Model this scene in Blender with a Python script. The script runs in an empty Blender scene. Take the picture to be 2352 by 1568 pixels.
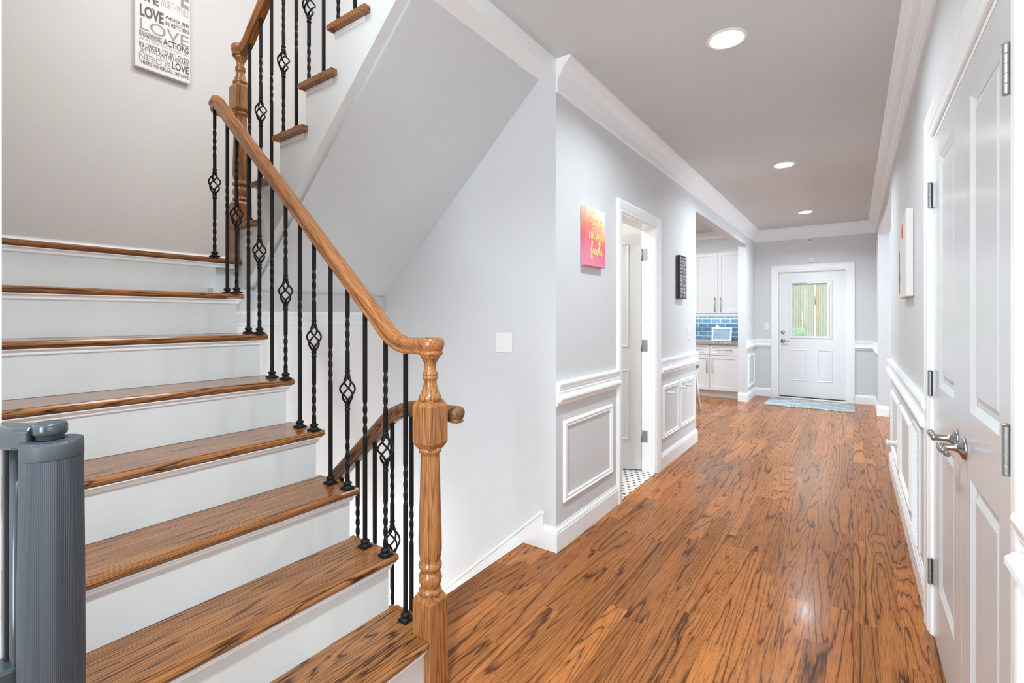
import bpy, bmesh, math, random
from mathutils import Vector, Matrix
random.seed(7)
S = bpy.context.scene
COL = S.collection

# ---------------------------------------------------------------- camera
cd = bpy.data.cameras.new('camera')
cam = bpy.data.objects.new('camera', cd); COL.objects.link(cam)
cam.location = (0, 0, 1.3211)
cam.rotation_euler = (math.pi / 2, 0, 0.6153)
cd.sensor_width = 36.0
cd.lens = 36.0 * 1109.39 / 2352.0
cd.shift_x = 0.0
cd.shift_y = -(784 - 729) / 2352.0
cd.clip_start = 0.05
S.camera = cam
S.view_settings.view_transform = 'Standard'
S.view_settings.look = 'None'
S.view_settings.exposure = 0.34
S.view_settings.gamma = 1.0
S.view_settings.use_curve_mapping = False
S.render.use_motion_blur = False
S.cycles.max_bounces = 10
S.cycles.diffuse_bounces = 7
S.cycles.glossy_bounces = 4
S.cycles.use_denoising = True
S.cycles.sample_clamp_indirect = 6.0

# ---------------------------------------------------------------- world and lights
W = bpy.data.worlds.new('world'); S.world = W; W.use_nodes = True
bg = W.node_tree.nodes['Background']
bg.inputs[0].default_value = (0.88, 0.95, 1.0, 1); bg.inputs[1].default_value = 3.4

def area(name, loc, size, power, color=(1, 1, 1), rot=(0, 0, 0), size_y=None, shape=None):
    l = bpy.data.lights.new(name, 'AREA'); l.energy = power; l.color = color
    l.size = size
    if name == 'can_light': l.spread = math.radians(150)
    if size_y: l.shape = 'RECTANGLE'; l.size_y = size_y
    if shape: l.shape = shape
    o = bpy.data.objects.new(name, l); COL.objects.link(o); o.location = loc; o.rotation_euler = rot
    return o
WARM = (1.0, 0.95, 0.88); NEUT = (.875, 0.985, 1.06); COOL = (0.77, 0.90, 1.04)
XL, XR, YE, YF, H = -1.3728, 0.2727, 9.10, 2.3712, 2.7823
CANS = [(-0.543, 0.16), (-0.543, 2.716), (-0.543, 5.27), (-0.543, 7.798)]
for i, (x, y) in enumerate(CANS):
    area('can_light', (x, y, H - 0.022), 0.15, [39, 13.5, 16, 17.5][i], NEUT, shape='DISK')
# added fill lights: behind the camera, and beyond a made-up opening on the right
area('entry_fill_light', (-0.20, -2.35, 1.45), 0.8, 80, (0.82, 0.95, 1.04), (math.radians(90), 0, 0), 2.2)
area('right_fill_light', (2.3, -0.6, 1.5), 2.2, 36, (0.83, 0.96, 1.04), (math.radians(90), 0, math.radians(90)), 2.0)
# upper landing lamp
area('upper_hall_light', (-1.9, 1.65, 4.7), 0.8, 38, (0.97, 0.985, 1.0))
area('stair_fill_light', (-1.9, 0.24, 4.1), 1.3, 32, (0.95, 0.98, 1.02), (math.radians(90), 0, 0), 1.2)  # added fill light; the near stair wall has no window there
# basement stair lamp
area('basement_light', (-2.76, 1.80, -0.95), 0.8, 21, (0.95, 0.98, 1.0), (math.radians(180), math.radians(-50), 0))
# side room window (right) and kitchen cans
area('side_room_daylight', (3.4, 6.9, 1.6), 1.8, 112, COOL, (math.radians(90), 0, math.radians(90)), 1.8)
area('kitchen_can_light', (-2.3, 7.2, H - 0.022), 0.3, 36, NEUT)
area('kitchen_can_light', (-3.6, 6.2, H - 0.022), 0.3, 36, NEUT)
area('under_cabinet_light', (-2.0, 8.93, 1.375), 0.9, 2.6, (0.85, 0.93, 1.0), size_y=0.05)
area('bath_light', (-2.2, 3.2, 2.60), 0.25, 22, WARM)

# ---------------------------------------------------------------- materials
def newmat(name):
    m = bpy.data.materials.new(name); m.use_nodes = True
    return m, m.node_tree.nodes, m.node_tree.links, m.node_tree.nodes['Principled BSDF']
def paint(name, col, rough=0.5, metal=0.0, bump=0.02, var=0.03, scale=9.0, coat=0.0, spec=0.5, bscale=180):
    m, N, L, b = newmat(name)
    g = N.new('ShaderNodeNewGeometry')
    n = N.new('ShaderNodeTexNoise'); n.inputs['Scale'].default_value = scale; n.inputs['Detail'].default_value = 3
    L.new(g.outputs['Position'], n.inputs['Vector'])
    r = N.new('ShaderNodeMapRange'); r.inputs[3].default_value = 1 - var; r.inputs[4].default_value = 1 + var
    L.new(n.outputs[0], r.inputs[0])
    mx = N.new('ShaderNodeVectorMath'); mx.operation = 'SCALE'; mx.inputs[0].default_value = col[:3]
    L.new(r.outputs[0], mx.inputs['Scale']); L.new(mx.outputs[0], b.inputs['Base Color'])
    b.inputs['Roughness'].default_value = rough; b.inputs['Metallic'].default_value = metal
    b.inputs['Coat Weight'].default_value = coat; b.inputs['Coat Roughness'].default_value = 0.15
    b.inputs['Specular IOR Level'].default_value = spec
    if bump:
        n2 = N.new('ShaderNodeTexNoise'); n2.inputs['Scale'].default_value = bscale
        L.new(g.outputs['Position'], n2.inputs['Vector'])
        bp = N.new('ShaderNodeBump'); bp.inputs['Strength'].default_value = bump; bp.inputs['Distance'].default_value = 0.002
        L.new(n2.outputs[0], bp.inputs['Height']); L.new(bp.outputs[0], b.inputs['Normal'])
    return m
def math_(N, L, op, a, b=None, c=None):
    n = N.new('ShaderNodeMath'); n.operation = op
    for i, v in enumerate((a, b, c)):
        if v is None: continue
        if isinstance(v, (int, float)): n.inputs[i].default_value = v
        else: L.new(v, n.inputs[i])
    return n.outputs[0]
def wood(name, axis='Y', light=(.47, .20, .075), mid=(.36, .135, .045), dark=(.10, .035, .014), across=7.0, along=0.9,
         rings=9.0, plank=None, rough=0.25, coat=0.3, seed=0.0, pores=1.0, rnd_obj=True, planklen=1.15, hue=1.0, tvar=.25, lw=1.0, tilt=0.0, detail=.35, jit=.05, spec=.3):
    m, N, L, b = newmat(name)
    g = N.new('ShaderNodeNewGeometry'); sp = N.new('ShaderNodeSeparateXYZ'); L.new(g.outputs['Position'], sp.inputs[0])
    ax = {'X': ('Y', 'Z'), 'Y': ('X', 'Z'), 'Z': ('X', 'Y')}[axis]
    A = sp.outputs[axis]; B = sp.outputs[ax[0]]; C = sp.outputs[ax[1]]
    if tilt:
        ct, st_ = math.cos(tilt), math.sin(tilt)
        A0, C0 = A, C
        A = math_(N, L, 'ADD', math_(N, L, 'MULTIPLY', A0, ct), math_(N, L, 'MULTIPLY', C0, st_))
        C = math_(N, L, 'SUBTRACT', math_(N, L, 'MULTIPLY', C0, ct), math_(N, L, 'MULTIPLY', A0, st_))
    if plank:
        u = math_(N, L, 'DIVIDE', B, plank); row = math_(N, L, 'FLOOR', u); fr = math_(N, L, 'FRACT', u)
        w1 = N.new('ShaderNodeTexWhiteNoise'); w1.noise_dimensions = '1D'; L.new(row, w1.inputs['W'])
        off = math_(N, L, 'MULTIPLY', w1.outputs['Value'], 7.0)
        v = math_(N, L, 'DIVIDE', math_(N, L, 'ADD', A, off), planklen); seg = math_(N, L, 'FLOOR', v); fv = math_(N, L, 'FRACT', v)
        cb = N.new('ShaderNodeCombineXYZ'); L.new(row, cb.inputs[0]); L.new(seg, cb.inputs[1])
        w2 = N.new('ShaderNodeTexWhiteNoise'); w2.noise_dimensions = '2D'; L.new(cb.outputs[0], w2.inputs['Vector'])
        rnd = w2.outputs['Value']
    else:
        oi = N.new('ShaderNodeObjectInfo'); rnd = oi.outputs['Random']
    zc = math_(N, L, 'ADD', math_(N, L, 'MULTIPLY', rnd, 43.0), seed)
    zz = math_(N, L, 'ADD', math_(N, L, 'MULTIPLY', C, across), zc) if not plank else zc
    cv = N.new('ShaderNodeCombineXYZ')
    L.new(math_(N, L, 'MULTIPLY', B, across), cv.inputs[0]); L.new(math_(N, L, 'MULTIPLY', A, along), cv.inputs[1]); L.new(zz, cv.inputs[2])
    n1 = N.new('ShaderNodeTexNoise'); n1.inputs['Scale'].default_value = 1.0; n1.inputs['Detail'].default_value = detail; n1.inputs['Roughness'].default_value = .4; n1.inputs['Distortion'].default_value = 0.12
    L.new(cv.outputs[0], n1.inputs['Vector'])
    cj = N.new('ShaderNodeCombineXYZ')
    L.new(math_(N, L, 'MULTIPLY', B, 70.0), cj.inputs[0]); L.new(math_(N, L, 'MULTIPLY', A, 5.0), cj.inputs[1]); L.new(zc, cj.inputs[2])
    nj = N.new('ShaderNodeTexNoise'); nj.inputs['Scale'].default_value = 1.0; nj.inputs['Detail'].default_value = 2; L.new(cj.outputs[0], nj.inputs['Vector'])
    fig = math_(N, L, 'ADD', n1.outputs[0], math_(N, L, 'MULTIPLY', nj.outputs[0], jit))
    vr = math_(N, L, 'ADD', math_(N, L, 'MULTIPLY', math_(N, L, 'FRACT', math_(N, L, 'MULTIPLY', rnd, 7.31)), rings * 1.5), rings * 1.1) if plank else rings * 2.2
    ring = math_(N, L, 'FRACT', math_(N, L, 'MULTIPLY', fig, vr))
    rr = N.new('ShaderNodeValToRGB'); e = rr.color_ramp.elements
    e[0].position = 0.0; e[0].color = (0, 0, 0, 1); e[1].position = 1.0; e[1].color = (.1, .1, .1, 1)
    for p, c in ((.10 * lw, 0.05), (.24 * lw, .75), (.6, 1.0), (.86, .72)):
        q = e.new(p); q.color = (c, c, c, 1)
    L.new(ring, rr.inputs[0])
    # pores: short fine dark streaks along the grain
    cp = N.new('ShaderNodeCombineXYZ')
    L.new(math_(N, L, 'MULTIPLY', B, 330.0), cp.inputs[0]); L.new(math_(N, L, 'MULTIPLY', A, 9.0), cp.inputs[1]); L.new(math_(N, L, 'MULTIPLY', C, 330.0 if not plank else 0.0), cp.inputs[2])
    n2 = N.new('ShaderNodeTexNoise'); n2.inputs['Scale'].default_value = 1.0; n2.inputs['Detail'].default_value = 2
    L.new(cp.outputs[0], n2.inputs['Vector'])
    pr = N.new('ShaderNodeMapRange'); pr.inputs[1].default_value = .30; pr.inputs[2].default_value = .55; L.new(n2.outputs[0], pr.inputs[0])
    m1 = N.new('ShaderNodeMixRGB'); m1.inputs[1].default_value = (*dark, 1); m1.inputs[2].default_value = (*mid, 1)
    L.new(rr.outputs[0], m1.inputs[0])
    n3 = N.new('ShaderNodeTexNoise'); n3.inputs['Scale'].default_value = .6; n3.inputs['Detail'].default_value = 3; L.new(cv.outputs[0], n3.inputs['Vector'])
    m2 = N.new('ShaderNodeMixRGB'); m2.inputs[2].default_value = (*light, 1); L.new(m1.outputs[0], m2.inputs[1])
    k = math_(N, L, 'MULTIPLY', math_(N, L, 'MULTIPLY', rr.outputs[0], n3.outputs[0]), 1.1); L.new(k, m2.inputs[0])
    m3 = N.new('ShaderNodeMixRGB'); m3.blend_type = 'MULTIPLY'; m3.inputs[0].default_value = .55 * pores
    L.new(m2.outputs[0], m3.inputs[1]); L.new(pr.outputs[0], m3.inputs[2])
    tone = math_(N, L, 'ADD', math_(N, L, 'MULTIPLY', math_(N, L, 'SUBTRACT', rnd, .5), tvar * 2), 1.0)
    sc = N.new('ShaderNodeVectorMath'); sc.operation = 'SCALE'; L.new(m3.outputs[0], sc.inputs[0])
    if plank:
        e1 = math_(N, L, 'GREATER_THAN', fr, .985); e3 = math_(N, L, 'LESS_THAN', fv, .0018)
        gap = math_(N, L, 'MAXIMUM', e1, e3)
        tone = math_(N, L, 'MULTIPLY', tone, math_(N, L, 'SUBTRACT', 1.0, math_(N, L, 'MULTIPLY', gap, .45)))
    L.new(tone, sc.inputs['Scale']); L.new(sc.outputs[0], b.inputs['Base Color'])
    b.inputs['Roughness'].default_value = rough
    b.inputs['Coat Weight'].default_value = coat; b.inputs['Coat Roughness'].default_value = 0.10
    b.inputs['Specular IOR Level'].default_value = spec
    bp = N.new('ShaderNodeBump'); bp.inputs['Strength'].default_value = .10; bp.inputs['Distance'].default_value = .001
    L.new(rr.outputs[0], bp.inputs['Height']); L.new(bp.outputs[0], b.inputs['Normal'])
    return m

M = {}
M['wall'] = paint('wall_paint', (.65, .66, .665), .55, bump=.05, var=.01)
M['wall_stair'] = paint('stair_wall_paint', (.62, .60, .575), .55, bump=.05, var=.01)
M['soffit'] = paint('soffit_paint', (.60, .62, .635), .6, bump=.05, var=.01)
M['ceil'] = paint('ceiling_paint', (.62, .635, .64), .7, bump=.05, var=.01)
M['lit_wall'] = paint('lit_basement_wall', (.88, .85, .83), .6, bump=.05, var=.01)  # off-white raised and warmed to stand for the basement lamp's glow
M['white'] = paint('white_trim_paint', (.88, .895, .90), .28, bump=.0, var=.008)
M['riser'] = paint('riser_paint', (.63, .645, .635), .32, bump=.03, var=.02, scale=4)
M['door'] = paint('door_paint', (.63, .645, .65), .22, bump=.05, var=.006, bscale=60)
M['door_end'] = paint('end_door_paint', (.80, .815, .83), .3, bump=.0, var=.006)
M['nickel'] = paint('satin_nickel', (.36, .35, .34), .25, metal=1.0, bump=0, var=.02)
M['steel'] = paint('hinge_steel', (.36, .36, .36), .48, metal=1.0, bump=0, var=.1, scale=90)
M['iron'] = paint('black_iron', (.006, .006, .007), .5, metal=.0, bump=.1, var=.2, scale=60, spec=.25)
M['plastic'] = paint('white_plastic', (.80, .80, .79), .35, bump=0, var=.005)
M['dark'] = paint('dark_gap', (.03, .025, .02), .7, bump=0)
M['cabinet'] = paint('cabinet_paint', (.78, .78, .77), .35, bump=0, var=.01)
M['gate_plastic'] = paint('gate_grey_plastic', (.035, .043, .050), .25, bump=.02, var=.05, coat=.3)
M['gate_black'] = paint('gate_black_plastic', (.015, .015, .017), .3, bump=.0, var=.05)
M['floor'] = wood('oak_floor', 'Y', light=(.48, .180, .050), mid=(.37, .124, .031), dark=(.085, .026, .009), across=9, along=.42, rings=8, plank=.083, rough=.24, coat=.05, tvar=.24, lw=.42, detail=.6, jit=.05, spec=.13, planklen=.95)
M['tread'] = wood('oak_tread', 'Y', light=(.40, .17, .054), mid=(.27, .098, .029), dark=(.045, .015, .006), across=16, along=.6, rings=9, rough=.2, coat=.3, tvar=.08, lw=.75, detail=.4, jit=.07)
RW = dict(light=(.44, .18, .058), mid=(.36, .135, .040), dark=(.25, .092, .028), across=26, along=1.2, rings=4, rough=.24, coat=.4, tvar=.05, detail=.3, jit=.05)
M['rail'] = wood('oak_rail', 'X', tilt=-.7231, **RW)
M['rail_up'] = wood('oak_rail_upper', 'X', tilt=.7130, **RW)
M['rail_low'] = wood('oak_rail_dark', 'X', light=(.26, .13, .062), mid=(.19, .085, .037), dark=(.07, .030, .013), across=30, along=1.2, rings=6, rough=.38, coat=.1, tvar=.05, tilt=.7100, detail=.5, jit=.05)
M['newel'] = wood('oak_newel', 'Z', light=(.43, .185, .062), mid=(.34, .135, .042), dark=(.24, .092, .029), across=24, along=1.0, rings=4, rough=.24, coat=.4, tvar=.05, detail=.4, jit=.05)

# mesh fabric of the gate: fine vertical ribs
def ribbed():
    m, N, L, b = newmat('gate_mesh_fabric')
    tc = N.new('ShaderNodeTexCoord'); sp = N.new('ShaderNodeSeparateXYZ'); L.new(tc.outputs['Object'], sp.inputs[0])
    at = math_(N, L, 'ARCTAN2', sp.outputs[1], sp.outputs[0])
    s = math_(N, L, 'SINE', math_(N, L, 'MULTIPLY', at, 110.0)); z = math_(N, L, 'SINE', math_(N, L, 'MULTIPLY', sp.outputs[2], 2600.0))
    k = math_(N, L, 'ADD', math_(N, L, 'MULTIPLY', s, .35), .6); k2 = math_(N, L, 'ADD', k, math_(N, L, 'MULTIPLY', z, .06))
    mx = N.new('ShaderNodeMixRGB'); mx.inputs[1].default_value = (.014, .018, .024, 1); mx.inputs[2].default_value = (.050, .060, .074, 1)
    L.new(k2, mx.inputs[0]); L.new(mx.outputs[0], b.inputs['Base Color']); b.inputs['Roughness'].default_value = .5
    bp = N.new('ShaderNodeBump'); bp.inputs['Strength'].default_value = .4; bp.inputs['Distance'].default_value = .001
    L.new(s, bp.inputs['Height']); L.new(bp.outputs[0], b.inputs['Normal'])
    return m
M['ribbed'] = ribbed()
M['gate_hem'] = paint('gate_hem_fabric', (.042, .050, .060), .55, bump=.1, bscale=900)
def emit(name, col, st):
    m, N, L, b = newmat(name)
    b.inputs['Base Color'].default_value = (*col, 1)
    b.inputs['Emission Color'].default_value = (*col, 1); b.inputs['Emission Strength'].default_value = st
    return m
M['lamp'] = emit('lamp_diffuser', (1, .98, .95), 9.0)
M['lamp_near'] = emit('lamp_diffuser_near', (1, .98, .95), 14.0)
def tiles(name, c1, c2, mortar, w, h, plane='XZ', rough=.1, off=.5, ms=.004):
    m, N, L, b = newmat(name)
    g = N.new('ShaderNodeNewGeometry'); sp = N.new('ShaderNodeSeparateXYZ'); L.new(g.outputs['Position'], sp.inputs[0])
    cb = N.new('ShaderNodeCombineXYZ'); L.new(sp.outputs[plane[0]], cb.inputs[0]); L.new(sp.outputs[plane[1]], cb.inputs[1])
    br = N.new('ShaderNodeTexBrick'); L.new(cb.outputs[0], br.inputs['Vector']); br.offset = off
    br.inputs['Color1'].default_value = (*c1, 1); br.inputs['Color2'].default_value = (*c2, 1); br.inputs['Mortar'].default_value = (*mortar, 1)
    br.inputs['Scale'].default_value = 1; br.inputs['Brick Width'].default_value = w; br.inputs['Row Height'].default_value = h
    br.inputs['Mortar Size'].default_value = ms; br.inputs['Bias'].default_value = 0
    L.new(br.outputs[0], b.inputs['Base Color']); b.inputs['Roughness'].default_value = rough
    return m
M['backsplash'] = tiles('blue_glass_tile', (.09, .19, .28), (.14, .26, .35), (.62, .68, .72), .152, .0765, 'XZ')
def granite():
    m, N, L, b = newmat('granite')
    g = N.new('ShaderNodeNewGeometry'); v = N.new('ShaderNodeTexVoronoi'); v.inputs['Scale'].default_value = 70; L.new(g.outputs['Position'], v.inputs['Vector'])
    r = N.new('ShaderNodeValToRGB'); e = r.color_ramp.elements; e[0].color = (.05, .045, .04, 1); e[1].color = (.55, .5, .45, 1); e.new(.4).color = (.30, .26, .22, 1)
    L.new(v.outputs['Color'], r.inputs[0]); L.new(r.outputs[0], b.inputs['Base Color']); b.inputs['Roughness'].default_value = .15
    return m
M['granite'] = granite()
def bathtile():
    m, N, L, b = newmat('dotted_mosaic')
    g = N.new('ShaderNodeNewGeometry'); sp = N.new('ShaderNodeSeparateXYZ'); L.new(g.outputs['Position'], sp.inputs[0])
    s = .055
    row = math_(N, L, 'FLOOR', math_(N, L, 'DIVIDE', sp.outputs[1], s))
    sh = math_(N, L, 'MULTIPLY', math_(N, L, 'MODULO', row, 2.0), s / 2)
    fx = math_(N, L, 'SUBTRACT', math_(N, L, 'FRACT', math_(N, L, 'DIVIDE', math_(N, L, 'ADD', sp.outputs[0], sh), s)), .5)
    fy = math_(N, L, 'SUBTRACT', math_(N, L, 'FRACT', math_(N, L, 'DIVIDE', sp.outputs[1], s)), .5)
    d = math_(N, L, 'SQRT', math_(N, L, 'ADD', math_(N, L, 'MULTIPLY', fx, fx), math_(N, L, 'MULTIPLY', fy, fy)))
    k = math_(N, L, 'LESS_THAN', d, .23)
    mx = N.new('ShaderNodeMixRGB'); mx.inputs[1].default_value = (.75, .74, .72, 1); mx.inputs[2].default_value = (.02, .02, .02, 1)
    L.new(k, mx.inputs[0]); L.new(mx.outputs[0], b.inputs['Base Color']); b.inputs['Roughness'].default_value = .3
    return m
M['mosaic'] = bathtile()
def matmat():
    m, N, L, b = newmat('lattice_rug')
    g = N.new('ShaderNodeNewGeometry'); sp = N.new('ShaderNodeSeparateXYZ'); L.new(g.outputs['Position'], sp.inputs[0])
    a = math_(N, L, 'ADD', math_(N, L, 'MULTIPLY', sp.outputs[0], 2.1), math_(N, L, 'MULTIPLY', sp.outputs[1], 3.0))
    c = math_(N, L, 'SUBTRACT', math_(N, L, 'MULTIPLY', sp.outputs[0], 2.1), math_(N, L, 'MULTIPLY', sp.outputs[1], 3.0))
    k = math_(N, L, 'MAXIMUM', math_(N, L, 'GREATER_THAN', math_(N, L, 'FRACT', a), .93), math_(N, L, 'GREATER_THAN', math_(N, L, 'FRACT', c), .93))
    mx = N.new('ShaderNodeMixRGB'); mx.inputs[1].default_value = (.33, .385, .40, 1); mx.inputs[2].default_value = (.78, .79, .77, 1)
    L.new(k, mx.inputs[0]); L.new(mx.outputs[0], b.inputs['Base Color']); b.inputs['Roughness'].default_value = .9
    return m
M['rug'] = matmat()
def watercolor():
    m, N, L, b = newmat('pink_watercolour')
    g = N.new('ShaderNodeNewGeometry'); sp = N.new('ShaderNodeSeparateXYZ'); L.new(g.outputs['Position'], sp.inputs[0])
    n = N.new('ShaderNodeTexNoise'); n.inputs['Scale'].default_value = 9; n.inputs['Detail'].default_value = 3; L.new(g.outputs['Position'], n.inputs['Vector'])
    h = math_(N, L, 'DIVIDE', math_(N, L, 'SUBTRACT', sp.outputs[2], 1.645), .365)
    h = math_(N, L, 'ADD', h, math_(N, L, 'MULTIPLY', math_(N, L, 'SUBTRACT', sp.outputs[1], 2.82), 0.9))
    h = math_(N, L, 'ADD', h, math_(N, L, 'MULTIPLY', math_(N, L, 'SUBTRACT', n.outputs[0], .5), .35))
    r = N.new('ShaderNodeValToRGB'); e = r.color_ramp.elements
    e[0].position = 0; e[0].color = (.80, .25, .36, 1); e[1].position = 1.0; e[1].color = (.86, .84, .80, 1)
    for p, c in ((.18, (.82, .20, .32, 1)), (.38, (.80, .16, .20, 1)), (.55, (.84, .24, .20, 1)), (.68, (.84, .42, .27, 1)), (.82, (.85, .66, .48, 1))): e.new(p).color = c
    L.new(h, r.inputs[0]); L.new(r.outputs[0], b.inputs['Base Color']); b.inputs['Roughness'].default_value = .6
    return m
M['watercolour'] = watercolor()
M['gold'] = paint('gold_ink', (.82, .66, .22), .4, metal=.1, bump=0)
M['cream'] = paint('cream_board', (.74, .72, .69), .55, bump=.05, var=.03)
M['ink_dark'] = paint('charcoal_ink', (.12, .11, .10), .6, bump=0)
M['ink_grey'] = paint('taupe_ink', (.32, .29, .26), .6, bump=0)
M['ink_pale'] = paint('pale_grey_ink', (.45, .42, .39), .6, bump=0)
M['black'] = paint('black_board', (.02, .02, .022), .5, bump=0)
M['red'] = paint('red_ink', (.65, .06, .03), .5, bump=0)
M['glass'] = None
def glass():
    m, N, L, b = newmat('clear_glass')
    b.inputs['Base Color'].default_value = (.95, .98, .96, 1); b.inputs['Transmission Weight'].default_value = 1; b.inputs['Roughness'].default_value = 0.0; b.inputs['IOR'].default_value = 1.45
    return m
M['glass'] = glass()
M['screen'] = paint('sketch_print', (.33, .45, .62), .4, bump=0, var=.15, scale=40)
M['leaf'] = paint('foliage', (.16, .30, .09), .7, bump=.5, var=.5, scale=12, bscale=30)
M['lawn'] = paint('lawn', (.17, .34, .10), .8, bump=.5, var=.3, scale=5, bscale=60)
M['fence'] = paint('fence_wood', (.27, .20, .13), .7, bump=.1, var=.15, scale=8)
def blindmat():
    m, N, L, b = newmat('translucent_blind')
    t = N.new('ShaderNodeBsdfTranslucent'); t.inputs[0].default_value = (.8, .82, .80, 1); mx = N.new('ShaderNodeMixShader'); mx.inputs[0].default_value = .55
    b.inputs['Base Color'].default_value = (.8, .82, .8, 1)
    L.new(b.outputs[0], mx.inputs[1]); L.new(t.outputs[0], mx.inputs[2]); L.new(mx.outputs[0], N['Material Output'].inputs[0])
    return m
M['blind'] = blindmat()

# ---------------------------------------------------------------- helpers
def tag(o, label=None, cat=None, group=None, kind=None):
    if label: o['label'] = label
    if cat: o['category'] = cat
    if group: o['group'] = group
    if kind: o['kind'] = kind
    return o
def thing(name, loc, label=None, cat=None, group=None, kind=None):
    o = bpy.data.objects.new(name, None); COL.objects.link(o); o.location = loc; o.empty_display_size = .05
    return tag(o, label, cat, group, kind)
def wloc(o):
    v = Vector((0, 0, 0))
    while o is not None: v += o.location; o = o.parent
    return v
class MB:
    def __init__(s): s.bm = bmesh.new()
    def box(s, x0, x1, y0, y1, z0, z1, bevel=0):
        vs = [s.bm.verts.new((x, y, z)) for z in (min(z0, z1), max(z0, z1)) for y in (min(y0, y1), max(y0, y1)) for x in (min(x0, x1), max(x0, x1))]
        fs = [s.bm.faces.new([vs[i] for i in q]) for q in ((0, 2, 3, 1), (4, 5, 7, 6), (0, 1, 5, 4), (2, 6, 7, 3), (0, 4, 6, 2), (1, 3, 7, 5))]
        if bevel:
            es = list({e for f in fs for e in f.edges})
            bmesh.ops.bevel(s.bm, geom=es, offset=bevel, segments=2, affect='EDGES', profile=.5)
        return s
    def prism(s, poly, axis, a, b):
        """poly in the two remaining axes (cyclic order), extruded along axis from a to b"""
        def pt(u, v, w):
            return {'X': (w, u, v), 'Y': (u, w, v), 'Z': (u, v, w)}[axis]
        A = [s.bm.verts.new(pt(u, v, a)) for u, v in poly]; B = [s.bm.verts.new(pt(u, v, b)) for u, v in poly]
        n = len(poly)
        s.bm.faces.new(A); s.bm.faces.new(B)
        for i in range(n): s.bm.faces.new((A[i], A[(i + 1) % n], B[(i + 1) % n], B[i]))
        return s
    def sweep(s, path, N, prof, closed=False, smooth=False, caps=True):
        """profile (u, v): u across the path within the plane normal to N (side = N x t), v along N; mitred"""
        P = [Vector(p) for p in path]; N = Vector(N).normalized(); n = len(P); rings = []
        for i in range(n):
            if closed: t0 = (P[i] - P[i - 1]).normalized(); t1 = (P[(i + 1) % n] - P[i]).normalized()
            else:
                t1 = (P[i + 1] - P[i]).normalized() if i < n - 1 else None
                t0 = (P[i] - P[i - 1]).normalized() if i > 0 else t1
                if t1 is None: t1 = t0
            s0 = N.cross(t0).normalized(); s1 = N.cross(t1).normalized()
            m = (s0 + s1); m = m.normalized(); k = 1.0 / max(.2, m.dot(s0))
            rings.append([s.bm.verts.new(P[i] + m * (u * k) + N * v) for u, v in prof])
        q = len(prof)
        for i in range(n if closed else n - 1):
            a = rings[i]; b = rings[(i + 1) % n]
            for j in range(q):
                f = s.bm.faces.new((a[j], a[(j + 1) % q], b[(j + 1) % q], b[j])); f.smooth = smooth
        if caps and not closed:
            s.bm.faces.new(rings[0]); s.bm.faces.new(rings[-1])
        return s
    def lathe(s, prof, c, seg=28, axis='Z', smooth=True):
        rings = []
        for r, h in prof:
            ring = []
            for k in range(seg):
                a = 2 * math.pi * k / seg; x, y = r * math.cos(a), r * math.sin(a)
                p = {'Z': (x, y, h), 'X': (h, x, y), 'Y': (x, h, y)}[axis]
                ring.append(s.bm.verts.new((c[0] + p[0], c[1] + p[1], c[2] + p[2])))
            rings.append(ring)
        for a, b in zip(rings, rings[1:]):
            for k in range(seg):
                f = s.bm.faces.new((a[k], a[(k + 1) % seg], b[(k + 1) % seg], b[k])); f.smooth = smooth
        s.bm.faces.new(rings[0]); s.bm.faces.new(rings[-1])
        return s
    def tube(s, path, r, seg=8, smooth=True, closed=False):
        P = [Vector(p) for p in path]; rings = []; n = len(P)
        up = Vector((0.13, 0.21, 1)).normalized()
        for i in range(n):
            a = P[max(0, i - 1)]; b = P[min(n - 1, i + 1)]; t = (b - a).normalized()
            x = t.cross(up); x = x.normalized() if x.length > 1e-4 else t.orthogonal().normalized(); y = t.cross(x)
            rr = r[i] if isinstance(r, (list, tuple)) else r
            rings.append([s.bm.verts.new(P[i] + (x * math.cos(2 * math.pi * k / seg) + y * math.sin(2 * math.pi * k / seg)) * rr) for k in range(seg)])
        for a, b in zip(rings, rings[1:]):
            for k in range(seg):
                f = s.bm.faces.new((a[k], a[(k + 1) % seg], b[(k + 1) % seg], b[k])); f.smooth = smooth
        s.bm.faces.new(rings[0]); s.bm.faces.new(rings[-1])
        return s
    def build(s, name, mat, parent=None, label=None, cat=None, group=None, kind=None, bevel=0, origin=None):
        bmesh.ops.recalc_face_normals(s.bm, faces=s.bm.faces)
        if parent is not None: o0 = wloc(parent)
        else: o0 = Vector((0, 0, 0))
        if origin is not None: org = Vector(origin)
        else:
            # origin at base centre of the mesh
            xs = [v.co for v in s.bm.verts]
            org = Vector(((min(v.x for v in xs) + max(v.x for v in xs)) / 2, (min(v.y for v in xs) + max(v.y for v in xs)) / 2, min(v.z for v in xs)))
        for v in s.bm.verts: v.co -= org
        me = bpy.data.meshes.new(name); s.bm.to_mesh(me); s.bm.free()
        me.materials.append(mat)
        o = bpy.data.objects.new(name, me); COL.objects.link(o)
        if parent is not None: o.parent = parent
        o.location = org - o0
        if bevel:
            b = o.modifiers.new('bevel', 'BEVEL'); b.width = bevel; b.segments = 2; b.limit_method = 'ANGLE'; b.angle_limit = .6; b.harden_normals = False
        return tag(o, label, cat, group, kind)
def struct(name, mb, mat, **k):
    return mb.build(name, mat, kind='structure', **k)
def copy_tree(o, parent=None):
    c = o.copy(); COL.objects.link(c); c.parent = parent
    for ch in list(o.children): copy_tree(ch, c)
    return c
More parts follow.
